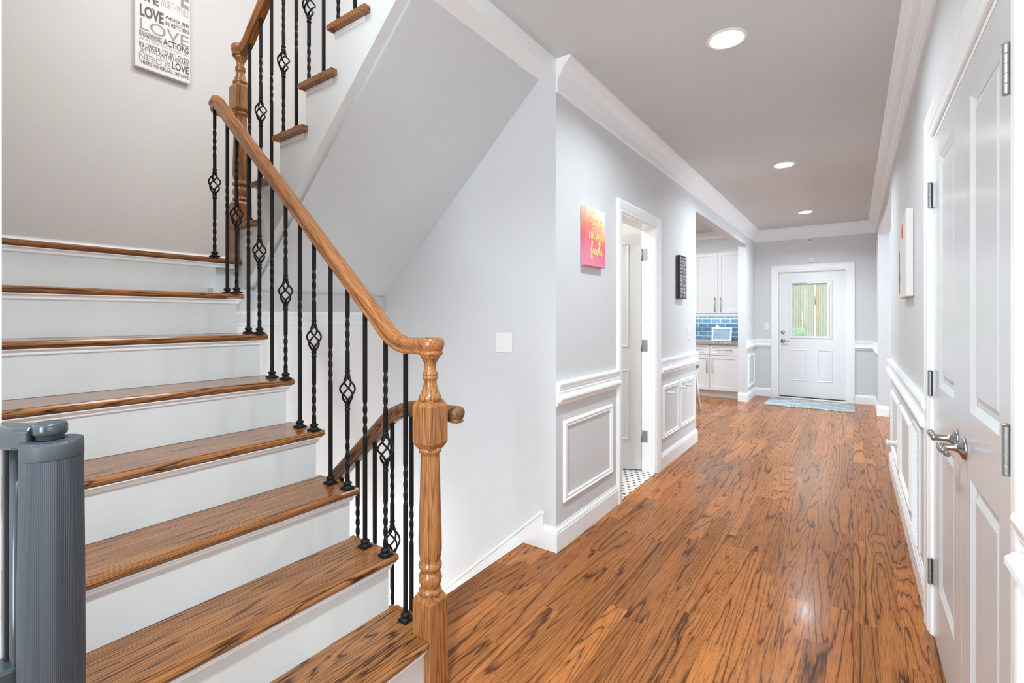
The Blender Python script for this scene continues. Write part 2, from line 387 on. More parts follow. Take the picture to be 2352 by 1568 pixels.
def text_mesh(txt, w, h, bold=0.0, depth=.001, shear=0.0):
    """letters as a mesh in the XY plane, stretched to a w x h box whose lower left corner is at the origin"""
    cu = bpy.data.curves.new('lettering', 'FONT'); cu.body = txt; cu.size = 1; cu.offset = bold; cu.shear = shear; cu.resolution_u = 3; cu.extrude = .01
    t = bpy.data.objects.new('lettering', cu); COL.objects.link(t)
    dg = bpy.context.evaluated_depsgraph_get(); me = bpy.data.meshes.new_from_object(t.evaluated_get(dg))
    bpy.data.objects.remove(t); bpy.data.curves.remove(cu)
    xs = [v.co.x for v in me.vertices]; ys = [v.co.y for v in me.vertices]
    x0, x1, y0, y1 = min(xs), max(xs), min(ys), max(ys)
    for v in me.vertices:
        v.co = Vector(((v.co.x - x0) / (x1 - x0) * w, (v.co.y - y0) / (y1 - y0) * h, depth if v.co.z > 0 else 0))
    return me

# ================================================================ STRUCTURE
WT = .118
RISE, RUN, X0, YB = .2065, .2392, -1.1876, 1.267
YN = .197            # near wall of the stair
XW = -3.85           # wall behind the landing
XB = -1.585          # edge of the floor above the basement steps
ZL = 8 * RISE        # landing level 1.652
# floor
f = MB()
f.box(XL, XR, -2.5, YE, -.02, 0)
f.box(XB, XL, 1.30, YF, -.02, 0)
f.box(-5.2, XL, 4.30, 9.05, -.02, 0)
f.box(XR, 3.6, 5.2, 8.3, -.02, 0); f.box(XR, 2.5, -2.5, 1.1, -.02, 0); f.box(XR, XR + WT, 1.3, 2.75, -.02, 0); f.box(XW, XL, YN - .1, 1.235, -.02, 0)
struct('floor', f, M['floor'])
struct('floor', MB().box(-3.2, XL, 2.49, 4.20, -.02, .001), M['mosaic'], label='white mosaic floor with black dots')
struct('floor', MB().box(-3.0, XW + .9, 1.24, YF, -2.5, -2.45), M['floor'])
struct('floor', MB().box(-3.0, XR, 1.0, YF, -2.52, -2.5), M['floor'])
# subfloor edge at basement opening
struct('trim_1', MB().box(XB - .004, XB + .02, 1.30, YF, -.26, -.02), M['white'])
# ceilings
c = MB(); c.box(XL, XR, -2.5, YE, H, H + .05); c.box(-5.2, XL - WT, 4.2, 9.05, H, H + .05); c.box(XR, 3.6, 5.2, 8.3, H, H + .05); c.box(XR, 2.5, -2.5, 1.1, H, H + .05); c.box(-3.2, XL - WT, 2.49, 4.2, H, H + .05)
struct('ceiling', c, M['ceil'])
struct('ceiling', MB().box(XW - .1, XR + .1, YN - .1, YF + .1, 5.5, 5.55), M['ceil'])
# second floor slab above the hall
struct('floor', MB().box(XL - .13, XR, YN, YF, 3.0, 3.09), M['floor'])
w = MB(); w.box(XL - .118, XL, YN - .1, YF, 2.697, 3.0)
struct('wall_header', w, M['white'])
# left hall wall with bath door opening and kitchen opening
w = MB()
w.box(XL - WT, XL, YF, 3.31, 0, H); w.box(XL - WT, XL, 3.31, 4.06, 2.085, H); w.box(XL - WT, XL, 4.06, 5.344, 0, H)
w.box(XL - WT, XL, 5.344, 8.30, 2.455, H); w.box(XL - WT, XL, 8.30, YE, 0, H)
struct('wall_left', w, M['wall'])
struct('wall_left', MB().box(XL - WT, XL, -2.5, YN, 0, H), M['wall'])
# stair well walls
w = MB(); w.box(XW, XL - WT, YF, YF + .119, -2.5, 5.5); w.box(XL - WT, XR + .1, YF, YF + .119, 3.09, 5.5)
struct('wall_stair_far', w, M['wall'])
struct('wall_stair_back', MB().box(XW - .1, XW, YN - .1, YF + .119, -.5, 5.5), M['wall_stair'])
w = MB(); w.box(XW, XL - WT, YN - .1, YN, 0, 5.5); w.box(XL - WT, XR, YN - .1, YN, 3.0, 5.5)
struct('wall_stair_near', w, M['wall_stair'])
struct('wall_stair_upper', MB().box(XR, XR + .1, YN - .1, YF + .1, 3.0, 5.5), M['wall'])
# wall under the landing: grey above, basement glow put into the colour below
struct('wall_basement', MB().box(-2.95, -2.83, 1.20, YF, 1.283, 1.482), M['wall'])
struct('wall_basement', MB().box(-2.95, -2.83, 1.20, YF, -2.5, 1.283), M['lit_wall'])
struct('wall_basement', MB().box(-2.83, XB, 1.15, 1.235, -2.5, .0), M['lit_wall'])
struct('wall_basement', MB().box(XB, XB + .1, 1.15, YF, -2.5, -.26), M['lit_wall'])
t = MB(); t.sweep([(-2.83, 1.22, 0), (-2.83, YF, 0)], (0, 0, 1), [(0, 1.275), (-.012, 1.278), (-.012, 1.29), (-.008, 1.293), (-.008, 1.34), (-.022, 1.346), (-.024, 1.356), (0, 1.356)])
struct('trim_2', t, M['white'])
# soffit under the upper flight
sl = .912
def sof(x): return 2.702 + sl * (x + 1.479)
s_ = MB(); s_.prism([(-2.84, sof(-2.84)), (XL - .118, sof(XL - .118)), (XL - .118, sof(XL - .118) + .03), (-2.84, sof(-2.84) + .03)], 'Y', 1.42, YF)
struct('ceiling_soffit', s_, M['soffit'])
# right wall
w = MB()
w.box(XR, XR + WT, -2.5, -1.8, 0, H); w.box(XR, XR + WT, -1.8, .55, 2.44, H); w.box(XR, XR + WT, .55, 1.385, 0, H); w.box(XR, XR + WT, 1.385, 2.655, 2.06, H); w.box(XR, XR + WT, 2.655, 5.43, 0, H)  # near opening made up so the right fill light reaches the stairs
w.box(XR, XR + WT, 5.43, 8.15, 2.44, H); w.box(XR, XR + WT, 8.15, YE, 0, H)
struct('wall_right', w, M['wall'])
struct('wall_closet', MB().box(XR + WT, XR + .8, 1.3, 2.75, -.02, .0).box(XR + .75, XR + .8, 1.3, 2.75, 0, 2.5).box(XR + WT, XR + .8, 1.25, 1.3, -.02, 2.5).box(XR + WT, XR + .8, 2.75, 2.8, -.02, 2.5).box(XR + WT, XR + .8, 1.25, 2.8, 2.5, 2.55), M['wall'])
# end wall with door opening
w = MB(); w.box(XL, -1.03, YE, YE + .15, 0, H); w.box(-.075, XR, YE, YE + .15, 0, H); w.box(-1.03, -.075, YE, YE + .15, 2.075, H)
w.box(XR, XR + WT, YE, YE + .15, 0, H)
struct('wall_end', w, M['wall'])
# closed wall behind the camera and the added fill light
w = MB(); w.box(XL, XR, -2.6, -2.5, 0, H)
struct('wall_entry', w, M['wall'])
# kitchen shell
w = MB(); w.box(-5.3, XL - WT, 9.05, 9.15, 0, H); struct('wall_kitchen', w, M['wall'])
w = MB(); w.box(-5.3, -5.2, 4.2, 9.05, 0, H); w.box(-5.2, XL - WT, 4.2, 4.3, 0, H); struct('wall_kitchen', w, M['wall'])
struct('wall_kitchen', MB().box(-3.6, XL - WT, 8.72, 9.05, 2.475, H), M['wall'], label='soffit over the kitchen cabinets')
# bath shell
struct('wall_bath', MB().box(-3.2, -3.1, 2.49, 4.2, 0, H), paint('bath_wall_paint', (.70, .62, .54), .6))
# side room shell
w = MB(); w.box(3.6, 3.7, 5.2, 8.3, 0, H); w.box(XR + WT, 3.6, 5.1, 5.2, 0, H); w.box(XR + WT, 3.6, 8.3, 8.4, 0, H)
struct('wall_side_room', w, M['wall'])
w = MB(); w.box(2.5, 2.6, -2.5, 1.2, 0, H); w.box(XR + WT, 2.5, -2.6, -2.5, 0, H); w.box(XR + WT, 2.5, 1.1, 1.2, 0, H)
struct('wall_added_room', w, M['wall'])  # unseen room added around the right fill light

# --- mouldings
CROWN = [(0, -.187), (.010, -.187), (.015, -.178), (.013, -.166), (.010, -.162), (.010, -.118), (.017, -.112), (.020, -.100), (.030, -.094), (.032, -.088),
         (.040, -.070), (.053, -.050), (.068, -.036), (.078, -.030), (.080, -.022), (.092, -.016), (.092, 0), (0, 0)]
def crown(name, path, flip=1):
    return struct(name, MB().sweep([(x, y, H) for x, y in path], (0, 0, 1), [(u * flip, v) for u, v in CROWN]), M['white'])
# side = N x t ; for t=+Y, N=Z : Z x Y = -X
crown('trim_3', [(XL - 0.0, YF), (XL, YE), (XR, YE), (XR, -2.4)], -1)
BASE = [(0, 0), (.016, 0), (.016, .103), (.0135, .106), (.0135, .113), (.010, .122), (.005, .130), (.004, .138), (0, .138)]
def baseb(name, path, flip=-1, z=0, h=1.0):
    return struct(name, MB().sweep([(x, y, z) for x, y in path], (0, 0, 1), [(u * flip, v * h) for u, v in BASE]), M['white'])
baseb('baseboard_left', [(-1.449, YF), (XL, YF), (XL, 3.226)])
baseb('baseboard_left', [(XL, 4.146), (XL, 5.344), (XL - WT, 5.344), (XL - WT, 4.32)])
baseb('baseboard_left', [(XL - WT, 8.30), (XL, 8.30), (XL, YE), (-1.125, YE)])
baseb('baseboard_end', [(.02, YE), (XR, YE), (XR, 8.15), (XR + WT, 8.15)])
baseb('baseboard_right', [(XR + WT, 5.43), (XR, 5.43), (XR, 2.745)])
baseb('baseboard_right', [(XR, 1.287), (XR, .56)])
baseb('baseboard_landing', [(XW, YN), (XW, YF)], -1, ZL, .93)
CHAIR = [(0, .820), (.010, .820), (.013, .826), (.013, .838), (.022, .842), (.034, .848), (.040, .858), (.039, .870), (.028, .880), (.020, .884), (.019, .892), (.023, .896),
         (.021, .903), (.021, .912), (.025, .916), (.025, .926), (.029, .930), (.032, .944), (.028, .956), (0, .956)]
def chair_rail(name, path, flip=-1):
    return struct(name, MB().sweep([(x, y, 0) for x, y in path], (0, 0, 1), [(u * flip, v) for u, v in CHAIR]), M['white'])
chair_rail('trim_4', [(XL, YF + .002), (XL, 3.226)])
chair_rail('trim_5', [(XL, 4.146), (XL, 5.35)])
chair_rail('trim_6', [(XL, 8.30), (XL, YE), (-1.125, YE)])
chair_rail('trim_7', [(.02, YE), (XR, YE), (XR, 8.16)])
chair_rail('trim_8', [(XR, 5.44), (XR, 2.745)])
chair_rail('trim_9', [(XR, 1.285), (XR, .56)])
# picture-frame mouldings below the chair rail
PM = [(-.004, 0), (.003, .012), (.010, .016), (.018, .010), (.030, .012), (.034, 0)]
def frame_mould(name, x, y0, y1, z0, z1, nx):
    pts = [(x, y0, z0), (x, y1, z0), (x, y1, z1), (x, y0, z1)]
    # side = N x t must point inwards
    N = Vector((nx, 0, 0)); t = Vector((0, 1, 0)); sgn = 1 if N.cross(t).z > 0 else -1
    return struct(name, MB().sweep(pts, (nx, 0, 0), [(u * sgn, v) for u, v in PM], closed=True), M['white'])
frame_mould('trim_10', XL, 2.456, 3.143, .25, .718, 1)
frame_mould('trim_11', XL, 4.235, 4.703, .253, .716, 1)
frame_mould('trim_12', XL, 4.76, 5.263, .253, .716, 1)
frame_mould('trim_13', XL, 8.46, 9.03, .21, .725, 1)
frame_mould('trim_14', XR, 4.45, 5.25, .22, .705, -1)
frame_mould('trim_15', XR, 3.55, 4.30, .22, .715, -1)
frame_mould('trim_16', XR, .66, 1.20, .22, .715, -1)
# casings: profile u outwards from opening, v out of the wall
CAS = [(0, 0), (0, .010), (.006, .013), (.020, .014), (.026, .018), (.060, .020), (.070, .023), (.080, .022), (.084, .016), (.084, 0)]
def casing(name, pts, N, sgn, prof=CAS):
    return struct(name, MB().sweep(pts, N, [(u * sgn, v) for u, v in prof]), M['white'])
casing('trim_17', [(XL, 3.31, 0), (XL, 3.31, 2.085), (XL, 4.06, 2.085), (XL, 4.06, 0)], (1, 0, 0), 1)
casing('trim_18', [(XR, 1.385, 0), (XR, 1.385, 2.075), (XR, 2.655, 2.075), (XR, 2.655, 0)], (-1, 0, 0), -1, [(u * 1.2, v) for u, v in CAS])
CAS2 = [(u * 1.27, v) for u, v in CAS]
casing('trim_19', [(-1.018, YE, 0), (-1.018, YE, 2.072), (-.085, YE, 2.072), (-.085, YE, 0)], (0, -1, 0), 1, CAS2)
# jambs
struct('trim_20', MB().box(XL - WT, XL + .002, 4.045, 4.062, 0, 2.085).box(XL - WT, XL + .002, 3.308, 3.325, 0, 2.085).box(XL - WT, XL + .002, 3.325, 4.045, 2.07, 2.087), M['white'])
struct('trim_21', MB().box(XR - .001, XR + WT, 2.643, 2.657, 0, 2.06).box(XR - .001, XR + WT, 1.383, 1.397, 0, 2.06).box(XR - .001, XR + WT, 1.397, 2.643, 2.053, 2.07), M['white'])
struct('trim_22', MB().box(-1.03, -1.014, YE - .001, YE + .15, 0, 2.075).box(-.09, -.075, YE - .001, YE + .15, 0, 2.075).box(-1.014, -.09, YE - .001, YE + .15, 2.064, 2.075).box(-1.014, -.09, YE + .01, YE + .15, 0, .018), M['white'])
# skirt board of the basement steps on the far wall
def sk(x): return .199 + .89 * (x + 1.449)
s_ = MB(); s_.prism([(-1.449, 0.0), (-1.449, .200), (-1.463, .212), (-2.82, sk(-2.82)), (-2.82, sk(-2.82) - .36), (-1.585, -.26), (-1.585, 0)], 'Y', YF - .016, YF)
s_.prism([(-1.449, .200), (-1.463, .216), (-2.82, sk(-2.82) + .004), (-2.82, sk(-2.82) - .014), (-1.463, .196)], 'Y', YF - .024, YF - .014)
struct('trim_23', s_, M['white'])
# crown on the kitchen soffit
struct('trim_24', MB().sweep([(-3.6, 8.72, H), (XL - WT, 8.72, H)], (0, 0, 1), [(-u * .8, v * .66) for u, v in CROWN]), M['white'])

# ================================================================ STAIRS
NOSE = [(0, 0), (0, -.028), (.2662, -.028), (.2662, 0)]
def tread_mesh(xn, z, y0, y1, depth, sgn=-1, t=.028):
    """sgn -1: body runs towards -X from the nosing xn"""
    r = t / 2; pts = []
    for k in range(7):
        a = math.pi / 2 - math.pi * k / 6
        pts.append((xn - sgn * (-1) * 0 + (-sgn) * (-(r) + r * math.cos(a)), z - r + r * math.sin(a)))
    pts.append((xn + sgn * depth, z - t)); pts.append((xn + sgn * depth, z))
    return MB().prism(pts, 'Y', y0, y1)
stair = thing('staircase', (X0 - .8, .7, 0), 'lower oak flight with white risers climbing left to the landing', 'stairs')
for k in range(1, 8):
    xn = X0 - (k - 1) * RUN; z = k * RISE; y0 = YN + .003
    tm = tread_mesh(xn, z, y0, YB if k > 1 else 1.188, RUN + .042)
    if k == 1:
        tm.box(xn - RUN - .042, -1.276, 1.188, YB, z - .028, z)
    tm.build('tread', M['tread'], stair, bevel=.002)
for k in range(1, 9):
    xf = X0 - (k - 1) * RUN - .027
    MB().box(xf - .018, xf, YN + .003, 1.238 if k > 1 else 1.19, (k - 1) * RISE + .001, k * RISE - .029).build('riser', M['riser'], stair)
    # cove under the nosing, returned along the open end
    zt = k * RISE - .029
    cv = [(0, 0), (.020, 0), (.019, -.004), (.012, -.008), (.008, -.014), (.007, -.020), (.004, -.024), (0, -.024)]
    m = MB()
    if k == 1: path = [(xf, YN + .003, zt), (xf, 1.188, zt)]
    elif k == 8: path = [(xf, YN + .003, zt), (xf, 1.345, zt)]
    else: path = [(xf, YN + .003, zt), (xf, 1.240, zt), (xf - RUN + .02, 1.240, zt)]
    m.sweep(path, (0, 0, 1), [(-u, v) for u, v in cv])
    m.build('cove_moulding', M['white'], stair)
# open stringer
pts = [(X0 - .03 - .06, .0)]
for k in range(1, 9):
    xf = X0 - (k - 1) * RUN - .028
    if k == 1: xf = -1.276
    pts.append((xf, (k - 1) * RISE)) if k > 1 else None
    if k == 1: pts = [(xf, 0)]
    pts.append((xf, k * RISE - .029))
pts.append((-2.95, 8 * RISE - .029)); pts.append((-2.95, 0))
MB().prism(pts, 'Y', 1.216, 1.2385).build('stringer', M['white'], stair)
# small oak lip along the open edge of the two lowest treads
MB().box(-1.44, -1.275, 1.255, 1.267, .2065, .214).build('tread_return', M['tread'], stair)
# landing
ld = MB(); 
r = .014
def landing_poly(x):  return None
ld.box(XW, -2.875, YN + .003, 1.373, ZL - .028, ZL)
ld.box(XW, -2.945, 1.373, YF, ZL - .028, ZL)
pl = [(-2.8756 + 0 + .014 * math.cos(a), ZL - .014 + .014 * math.sin(a)) for a in [math.pi / 2 - math.pi * k / 6 for k in range(7)]] + [(-2.88, ZL - .028), (-2.88, ZL)]
ld.prism(pl, 'Y', YN + .003, 1.373)
ld.build('landing', M['tread'], stair)
MB().box(XW, -2.95, YN + .003, YF, ZL - .16, ZL - .028).build('landing_frame', M['white'], stair)

# upper flight
UX = -2.967; YU = 1.339
ustair = thing('staircase', (-2.2, 1.9, ZL), 'upper oak flight with white stringer climbing right from the landing', 'stairs')
cvu = [(0, 0), (.020, 0), (.019, -.004), (.012, -.008), (.008, -.014), (.007, -.020), (.004, -.024), (0, -.024)]
poly = [(-2.95, 1.475 - .11)]
poly = [(-2.95, sof(-2.95) - .04)]
poly.append((-2.95, ZL - .0))
for j in range(1, 8):
    xn = UX + (j - 1) * RUN; z = ZL + j * RISE
    tread_mesh(xn, z, YU, YF - .003, RUN + .042 if j < 7 else .10, sgn=1).build('tread', M['tread'], ustair, bevel=.002)
    MB().box(xn + .027, xn + .045, 1.372, YF - .003, z - RISE + .001, z - .029).build('riser', M['riser'], ustair)
    xf = xn + .026
    if j < 7:
        MB().sweep([(xf + RUN - .02, 1.368, z - .029), (xf, 1.368, z - .029), (xf, YF - .003, z - .029)], (0, 0, 1), [(-u, v) for u, v in cvu]).build('cove_moulding', M['white'], ustair)
    if j > 1: poly.append((xf, z - RISE - .029)) 
    poly.append((xf, z - .029))
poly.append((XL - .12, ZL + 7 * RISE - .029)); poly.append((XL - .12, 2.70 + .0))
xe = -1.567 + (2.70 - 2.645) / .905
poly.append((xe, 2.70))
# lower edge of the stringer, slope fitted to the photograph
poly.append((-2.237, 2.036)); 
poly[0] = (-2.95, 2.036 - .916 * (2.95 - 2.237))
MB().prism(poly, 'Y', 1.370, 1.425).build('stringer', M['riser'], ustair)

# ================================================================ BALUSTRADES
SQ = .0064
def bar(mb, x, y, z0, z1, twists, n=4):
    """square bar, twisted about its axis in the given z spans"""
    zs = [z0]
    for a, b in twists:
        zs += [a + (b - a) * k / 18 for k in range(19)]
    zs.append(z1); rings = []
    def ang(z):
        t = 0
        for a, b in twists:
            if z > a: t += min(1, (z - a) / (b - a)) * 2 * math.pi
        return t
    for z in zs:
        a0 = ang(z) + math.pi / 4
        rings.append([mb.bm.verts.new((x + SQ * 1.414 * math.cos(a0 + k * math.pi / 2), y + SQ * 1.414 * math.sin(a0 + k * math.pi / 2), z)) for k in range(4)])
    for a, b in zip(rings, rings[1:]):
        for k in range(4): mb.bm.faces.new((a[k], a[(k + 1) % 4], b[(k + 1) % 4], b[k]))
    mb.bm.faces.new(rings[0]); mb.bm.faces.new(rings[-1])
def baluster(parent, x, y, zb, zt, basket):
    m = MB()
    if basket:
        bz = zb + .405
        tw = [(zb + .05, zb + .21)]; tw2 = [(bz + .145, bz + .305)]
        bar(m, x, y, zb + .003, bz - .060, [q for q in tw if q[1] < bz - .07])
        bar(m, x, y, bz + .060, zt, [q for q in tw2 if q[1] < zt - .01])
        for s in (-1, 1):
            c0 = bz + s * .070
            m.lathe([(.008, -.012), (.0115, -.011), (.0115, -.007), (.0095, -.005), (.0095, .005), (.0115, .007), (.0115, .011), (.008, .012)], (x, y, c0), 12)
    else:
        bar(m, x, y, zb + .003, zt, [(zb + .42, zb + .58)])
    b = m.build('baluster', M['iron'], parent)
    if basket:
        k = MB()
        for q in range(4):
            pts = []; rr = []
            for i in range(17):
                t = i / 16; a = q * math.pi / 2 + t * math.pi * 1.25 + .3
                R = .0032 + .0265 * (math.sin(math.pi * t) ** 1.5)
                pts.append((x + R * math.cos(a), y + R * math.sin(a), bz - .064 + .128 * t)); rr.append(.0040 + .0016 * (1 - math.sin(math.pi * t)))
            k.tube(pts, rr, 6)
        k.build('basket', M['iron'], b)
    s = MB()
    s.box(x - .0215, x + .0215, y - .0215, y + .0215, zb + .0005, zb + .009, bevel=.003)
    s.lathe([(.021, .008), (.021, .011), (.013, .014), (.0125, .018), (.017, .021), (.0185, .025), (.016, .029), (.011, .032), (.009, .034)], (x, y, zb), 12)
    s.build('shoe', M['iron'], b)
    return b
RAILP = [(-.029, -.021), (-.029, .021), (-.022, .024), (-.014, .0225), (-.006, .026), (.003, .031), (.012, .031), (.020, .027), (.027, .017), (.030, 0),
         (.027, -.017), (.020, -.027), (.012, -.031), (.003, -.031), (-.006, -.026), (-.014, -.0225), (-.022, -.024)]
def bez(p0, p1, p2, n=8):
    return [tuple((1 - t) ** 2 * a + 2 * t * (1 - t) * b + t * t * c for a, b, c in zip(p0, p1, p2)) for t in [i / n for i in range(n + 1)]]
def newel(parent, x, y, zf, base_h, prof_scale=1.0, zlo=0.0, cap=True):
    """turned post: zf maps profile heights (first post's own z) to world"""
    h = .0435
    P = lambda z: zlo + z
    # square lower block with sloped shoulders
    m = MB()
    def block(z0, z1, top_ch, bot_ch):
        rings = []
        L = [(z0, h - (bot_ch * .55 if bot_ch else 0)), (z0 + bot_ch, h)] if bot_ch else [(z0, h)]
        L += [(z1 - top_ch, h), (z1, h - top_ch * .55)]
        # scalloped shoulders: corners lower than the faces
        for z, a in L:
            rings.append([m.bm.verts.new((x + sx * a, y + sy * a, P(z))) for sx, sy in ((-1, -1), (1, -1), (1, 1), (-1, 1))])
        for a, b in zip(rings, rings[1:]):
            for k in range(4): m.bm.faces.new((a[k], a[(k + 1) % 4], b[(k + 1) % 4], b[k]))
        m.bm.faces.new(rings[0]); m.bm.faces.new(rings[-1])
    block(base_h, .352, .026, 0)
    block(.858, 1.031, .022, .022)
    m.lathe([(.030, .345), (.0395, .348), (.041, .354), (.040, .361), (.034, .366), (.033, .370), (.037, .378), (.0405, .390), (.0415, .400), (.040, .411), (.036, .421), (.0325, .427),
             (.034, .431), (.040, .435), (.0415, .444), (.041, .452), (.036, .457), (.0362, .466), (.039, .480), (.0412, .497), (.0415, .520), (.0405, .57), (.0385, .64), (.036, .72), (.0345, .80), (.0335, .835),
             (.034, .841), (.040, .846), (.0405, .855), (.036, .862)], (x, y, zlo), 32)
    m.lathe([(.034, 1.027), (.0395, 1.030), (.040, 1.040), (.038, 1.046), (.033, 1.051), (.0315, 1.058), (.0275, 1.070), (.0235, 1.085), (.0225, 1.098), (.0245, 1.102), (.0275, 1.106),
             (.027, 1.113), (.0245, 1.116), (.0275, 1.119), (.0275, 1.126), (.0225, 1.131), (.0205, 1.145), (.0225, 1.160), (.028, 1.170), (.031, 1.176), (.034, 1.180), (.034, 1.190)], (x, y, zlo), 32)
    return m.build('newel_post', M['newel'], parent)

NX, NY = -1.228, 1.234
BY = 1.225
lower = thing('balustrade', (NX, NY, 0), 'oak handrail with black iron balusters along the lower flight', 'railing')
newel(lower, NX, NY, None, .002)
def zb_lower(x): return 1.245 + .8826 * (-1.458 - x)
path = [(NX + .01, BY, 1.219), (-1.30, BY, 1.219)] + bez((-1.325, BY, 1.219), (-1.40, BY, 1.222), (-1.475, BY, zb_lower(-1.475) + .0385), 9)
xt = -2.845; path += [(-2.0, BY, zb_lower(-2.0) + .0385), (xt, BY, zb_lower(xt) + .0385)]
h = MB()
h.sweep(path, (0, 1, 0), [(u, v) for u, v in RAILP], smooth=False)
zt = zb_lower(xt) + .022
h.sweep([(xt + .03, BY + .004, zt)] + bez((xt, BY, zt), (-2.905, BY, zt), (-2.925, BY + .06, zt), 6) + [(-2.932, 1.35, zt)], (0, 0, 1), [(v, u) for u, v in RAILP])
# round opening cap over the newel
h.lathe([(.037, 1.187), (.042, 1.190), (.043, 1.197), (.040, 1.203), (.043, 1.209), (.0475, 1.220), (.048, 1.235), (.044, 1.245), (.034, 1.250), (.010, 1.252)], (NX + .004, NY, 0), 32)
h.build('handrail', M['rail'], lower, bevel=.0015)
BX = [-1.345, -1.456, -1.578, -1.690, -1.806, -1.926, -2.036, -2.153, -2.272, -2.389, -2.497, -2.619, -2.722, -2.826]
BT = [1, 2, 2, 3, 3, 4, 4, 5, 5, 6, 6, 7, 7, 8]
for i, (x, k) in enumerate(zip(BX, BT)):
    zt_ = max(1.192, zb_lower(x) + .004) if i else 1.194
    zb0 = k * RISE
    if k == 8: x = -2.885
    baluster(lower, x if k < 8 else -2.868, BY, zb0, zt_ if k < 8 else 2.485, i % 2 == 1)

# upper balustrade
upper = thing('balustrade', (-2.935, 1.392, ZL), 'oak handrail with black iron balusters rising from the landing post', 'railing')
UNX, UNY, UBY = -2.932, 1.392, 1.392
newel(upper, UNX, UNY, None, .002, zlo=ZL + .003)
def zb_up(x): return 2.862 + .865 * (x + 2.845)
p = [(UNX - .01, UBY, 2.880), (-2.90, UBY, 2.882)] + bez((-2.885, UBY, 2.884), (-2.845, UBY, 2.89), (-2.79, UBY, zb_up(-2.79) + .0385), 8) + [(-1.62, UBY, zb_up(-1.62) + .0385)]
h = MB(); h.sweep([(a, b, c_) for a, b, c_ in p], (0, -1, 0), RAILP)
h.lathe([(.037, 2.845), (.042, 2.848), (.043, 2.855), (.040, 2.861), (.043, 2.867), (.0475, 2.880), (.048, 2.898), (.044, 2.909), (.034, 2.914), (.010, 2.916)], (UNX - .004, UNY, 0), 32)
h.build('handrail', M['rail_up'], upper, bevel=.0015)
UB = [-2.823, -2.700, -2.587, -2.467, -2.346, -2.232, -2.107, -1.990, -1.867, -1.75]
for i, x in enumerate(UB):
    j = int((x - UX) / RUN) + 1
    baluster(upper, x, UBY, ZL + j * RISE, zb_up(x) + .004, i % 2 == 1)

# balustrade of the basement steps
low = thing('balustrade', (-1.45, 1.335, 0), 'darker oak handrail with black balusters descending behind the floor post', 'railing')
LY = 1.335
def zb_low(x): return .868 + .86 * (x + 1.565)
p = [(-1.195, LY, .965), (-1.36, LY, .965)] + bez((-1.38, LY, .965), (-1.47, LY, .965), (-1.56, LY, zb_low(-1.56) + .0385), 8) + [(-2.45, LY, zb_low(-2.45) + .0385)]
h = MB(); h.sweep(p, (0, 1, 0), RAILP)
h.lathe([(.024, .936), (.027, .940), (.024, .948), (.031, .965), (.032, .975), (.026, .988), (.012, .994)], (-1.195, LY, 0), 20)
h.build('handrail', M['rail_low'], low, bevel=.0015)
bstair = thing('staircase', (-2.2, 1.8, -2.4), 'basement steps going down behind the lower balustrade', 'stairs')
for k in range(1, 5):
    xn = XB - (k - 1) * RUN + .02; z = -k * RISE
    MB().box(xn - RUN - .02, xn, 1.24, YF - .026, z - .028, z).build('tread', M['tread'], bstair)
    MB().box(xn - RUN, xn - RUN + .018, 1.24, YF - .026, z - RISE + .001, z - .029).build('riser', M['riser'], bstair)
for i, x in enumerate([-1.432, -1.545, -1.655, -1.770, -1.885, -2.0]):
    zb0 = 0 if x > XB else -(int((XB + .02 - x) / RUN) + 1) * RISE
    zt_ = min(.938, zb_low(x) + .004)
    baluster(low, x, LY, zb0, zt_, i % 2 == 1)

# ================================================================ DOORS
def panel_door_X(name, y0, y1, z0, z1, x, panels, t=.035):
    """leaf in a plane of constant X, seen from -X; panels = [(y0,y1,z0,z1)]"""
    m = MB(); ys = sorted({q for p_ in panels for q in p_[:2]}); 
    py0, py1 = panels[0][0], panels[0][1]
    m.box(x, x + t, y0, py0, z0, z1); m.box(x, x + t, py1, y1, z0, z1)
    zz = [z0]; 
    for p_ in sorted(panels, key=lambda q: q[2]): zz += [p_[2], p_[3]]
    zz.append(z1)
    for a, b in zip(zz[::2], zz[1::2]): m.box(x, x + t, py0, py1, a, b)
    for (a, b, c0, c1) in panels:
        m.box(x + .012, x + t - .005, a, b, c0, c1)
        # ovolo slope around and raised centre
        e = .022
        for s0, s1 in ((x, x + .012),):
            vo = [m.bm.verts.new((x, yy, z_)) for yy, z_ in ((a, c0), (b, c0), (b, c1), (a, c1))]
            vi = [m.bm.verts.new((x + .0115, yy, z_)) for yy, z_ in ((a + e, c0 + e), (b - e, c0 + e), (b - e, c1 - e), (a + e, c1 - e))]
            for k in range(4): m.bm.faces.new((vo[k], vo[(k + 1) % 4], vi[(k + 1) % 4], vi[k]))
        g = .034; g2 = .052
        vo = [m.bm.verts.new((x + .0118, yy, z_)) for yy, z_ in ((a + g, c0 + g), (b - g, c0 + g), (b - g, c1 - g), (a + g, c1 - g))]
        vi = [m.bm.verts.new((x + .005, yy, z_)) for yy, z_ in ((a + g2, c0 + g2), (b - g2, c0 + g2), (b - g2, c1 - g2), (a + g2, c1 - g2))]
        for k in range(4): m.bm.faces.new((vo[k], vo[(k + 1) % 4], vi[(k + 1) % 4], vi[k]))
        m.bm.faces.new(vi)
    return m
def hinge_X(parent, x, y, z, sy, dark=False):
    m = MB(); m.lathe([(.0065, -.052), (.0075, -.050), (.0075, -.031), (.0068, -.030), (.0075, -.029), (.0075, -.010), (.0068, -.009), (.0075, -.008), (.0075, .010), (.0068, .011), (.0075, .012),
                       (.0075, .031), (.0068, .032), (.0075, .033), (.0075, .050), (.009, .053), (.004, .056)], (x, y, z), 18, smooth=False)
    m.box(x + .0085, x + .0138, y - .016, y + .016, z - .05, z + .05)
    return m.build('hinge', M['steel'], parent)
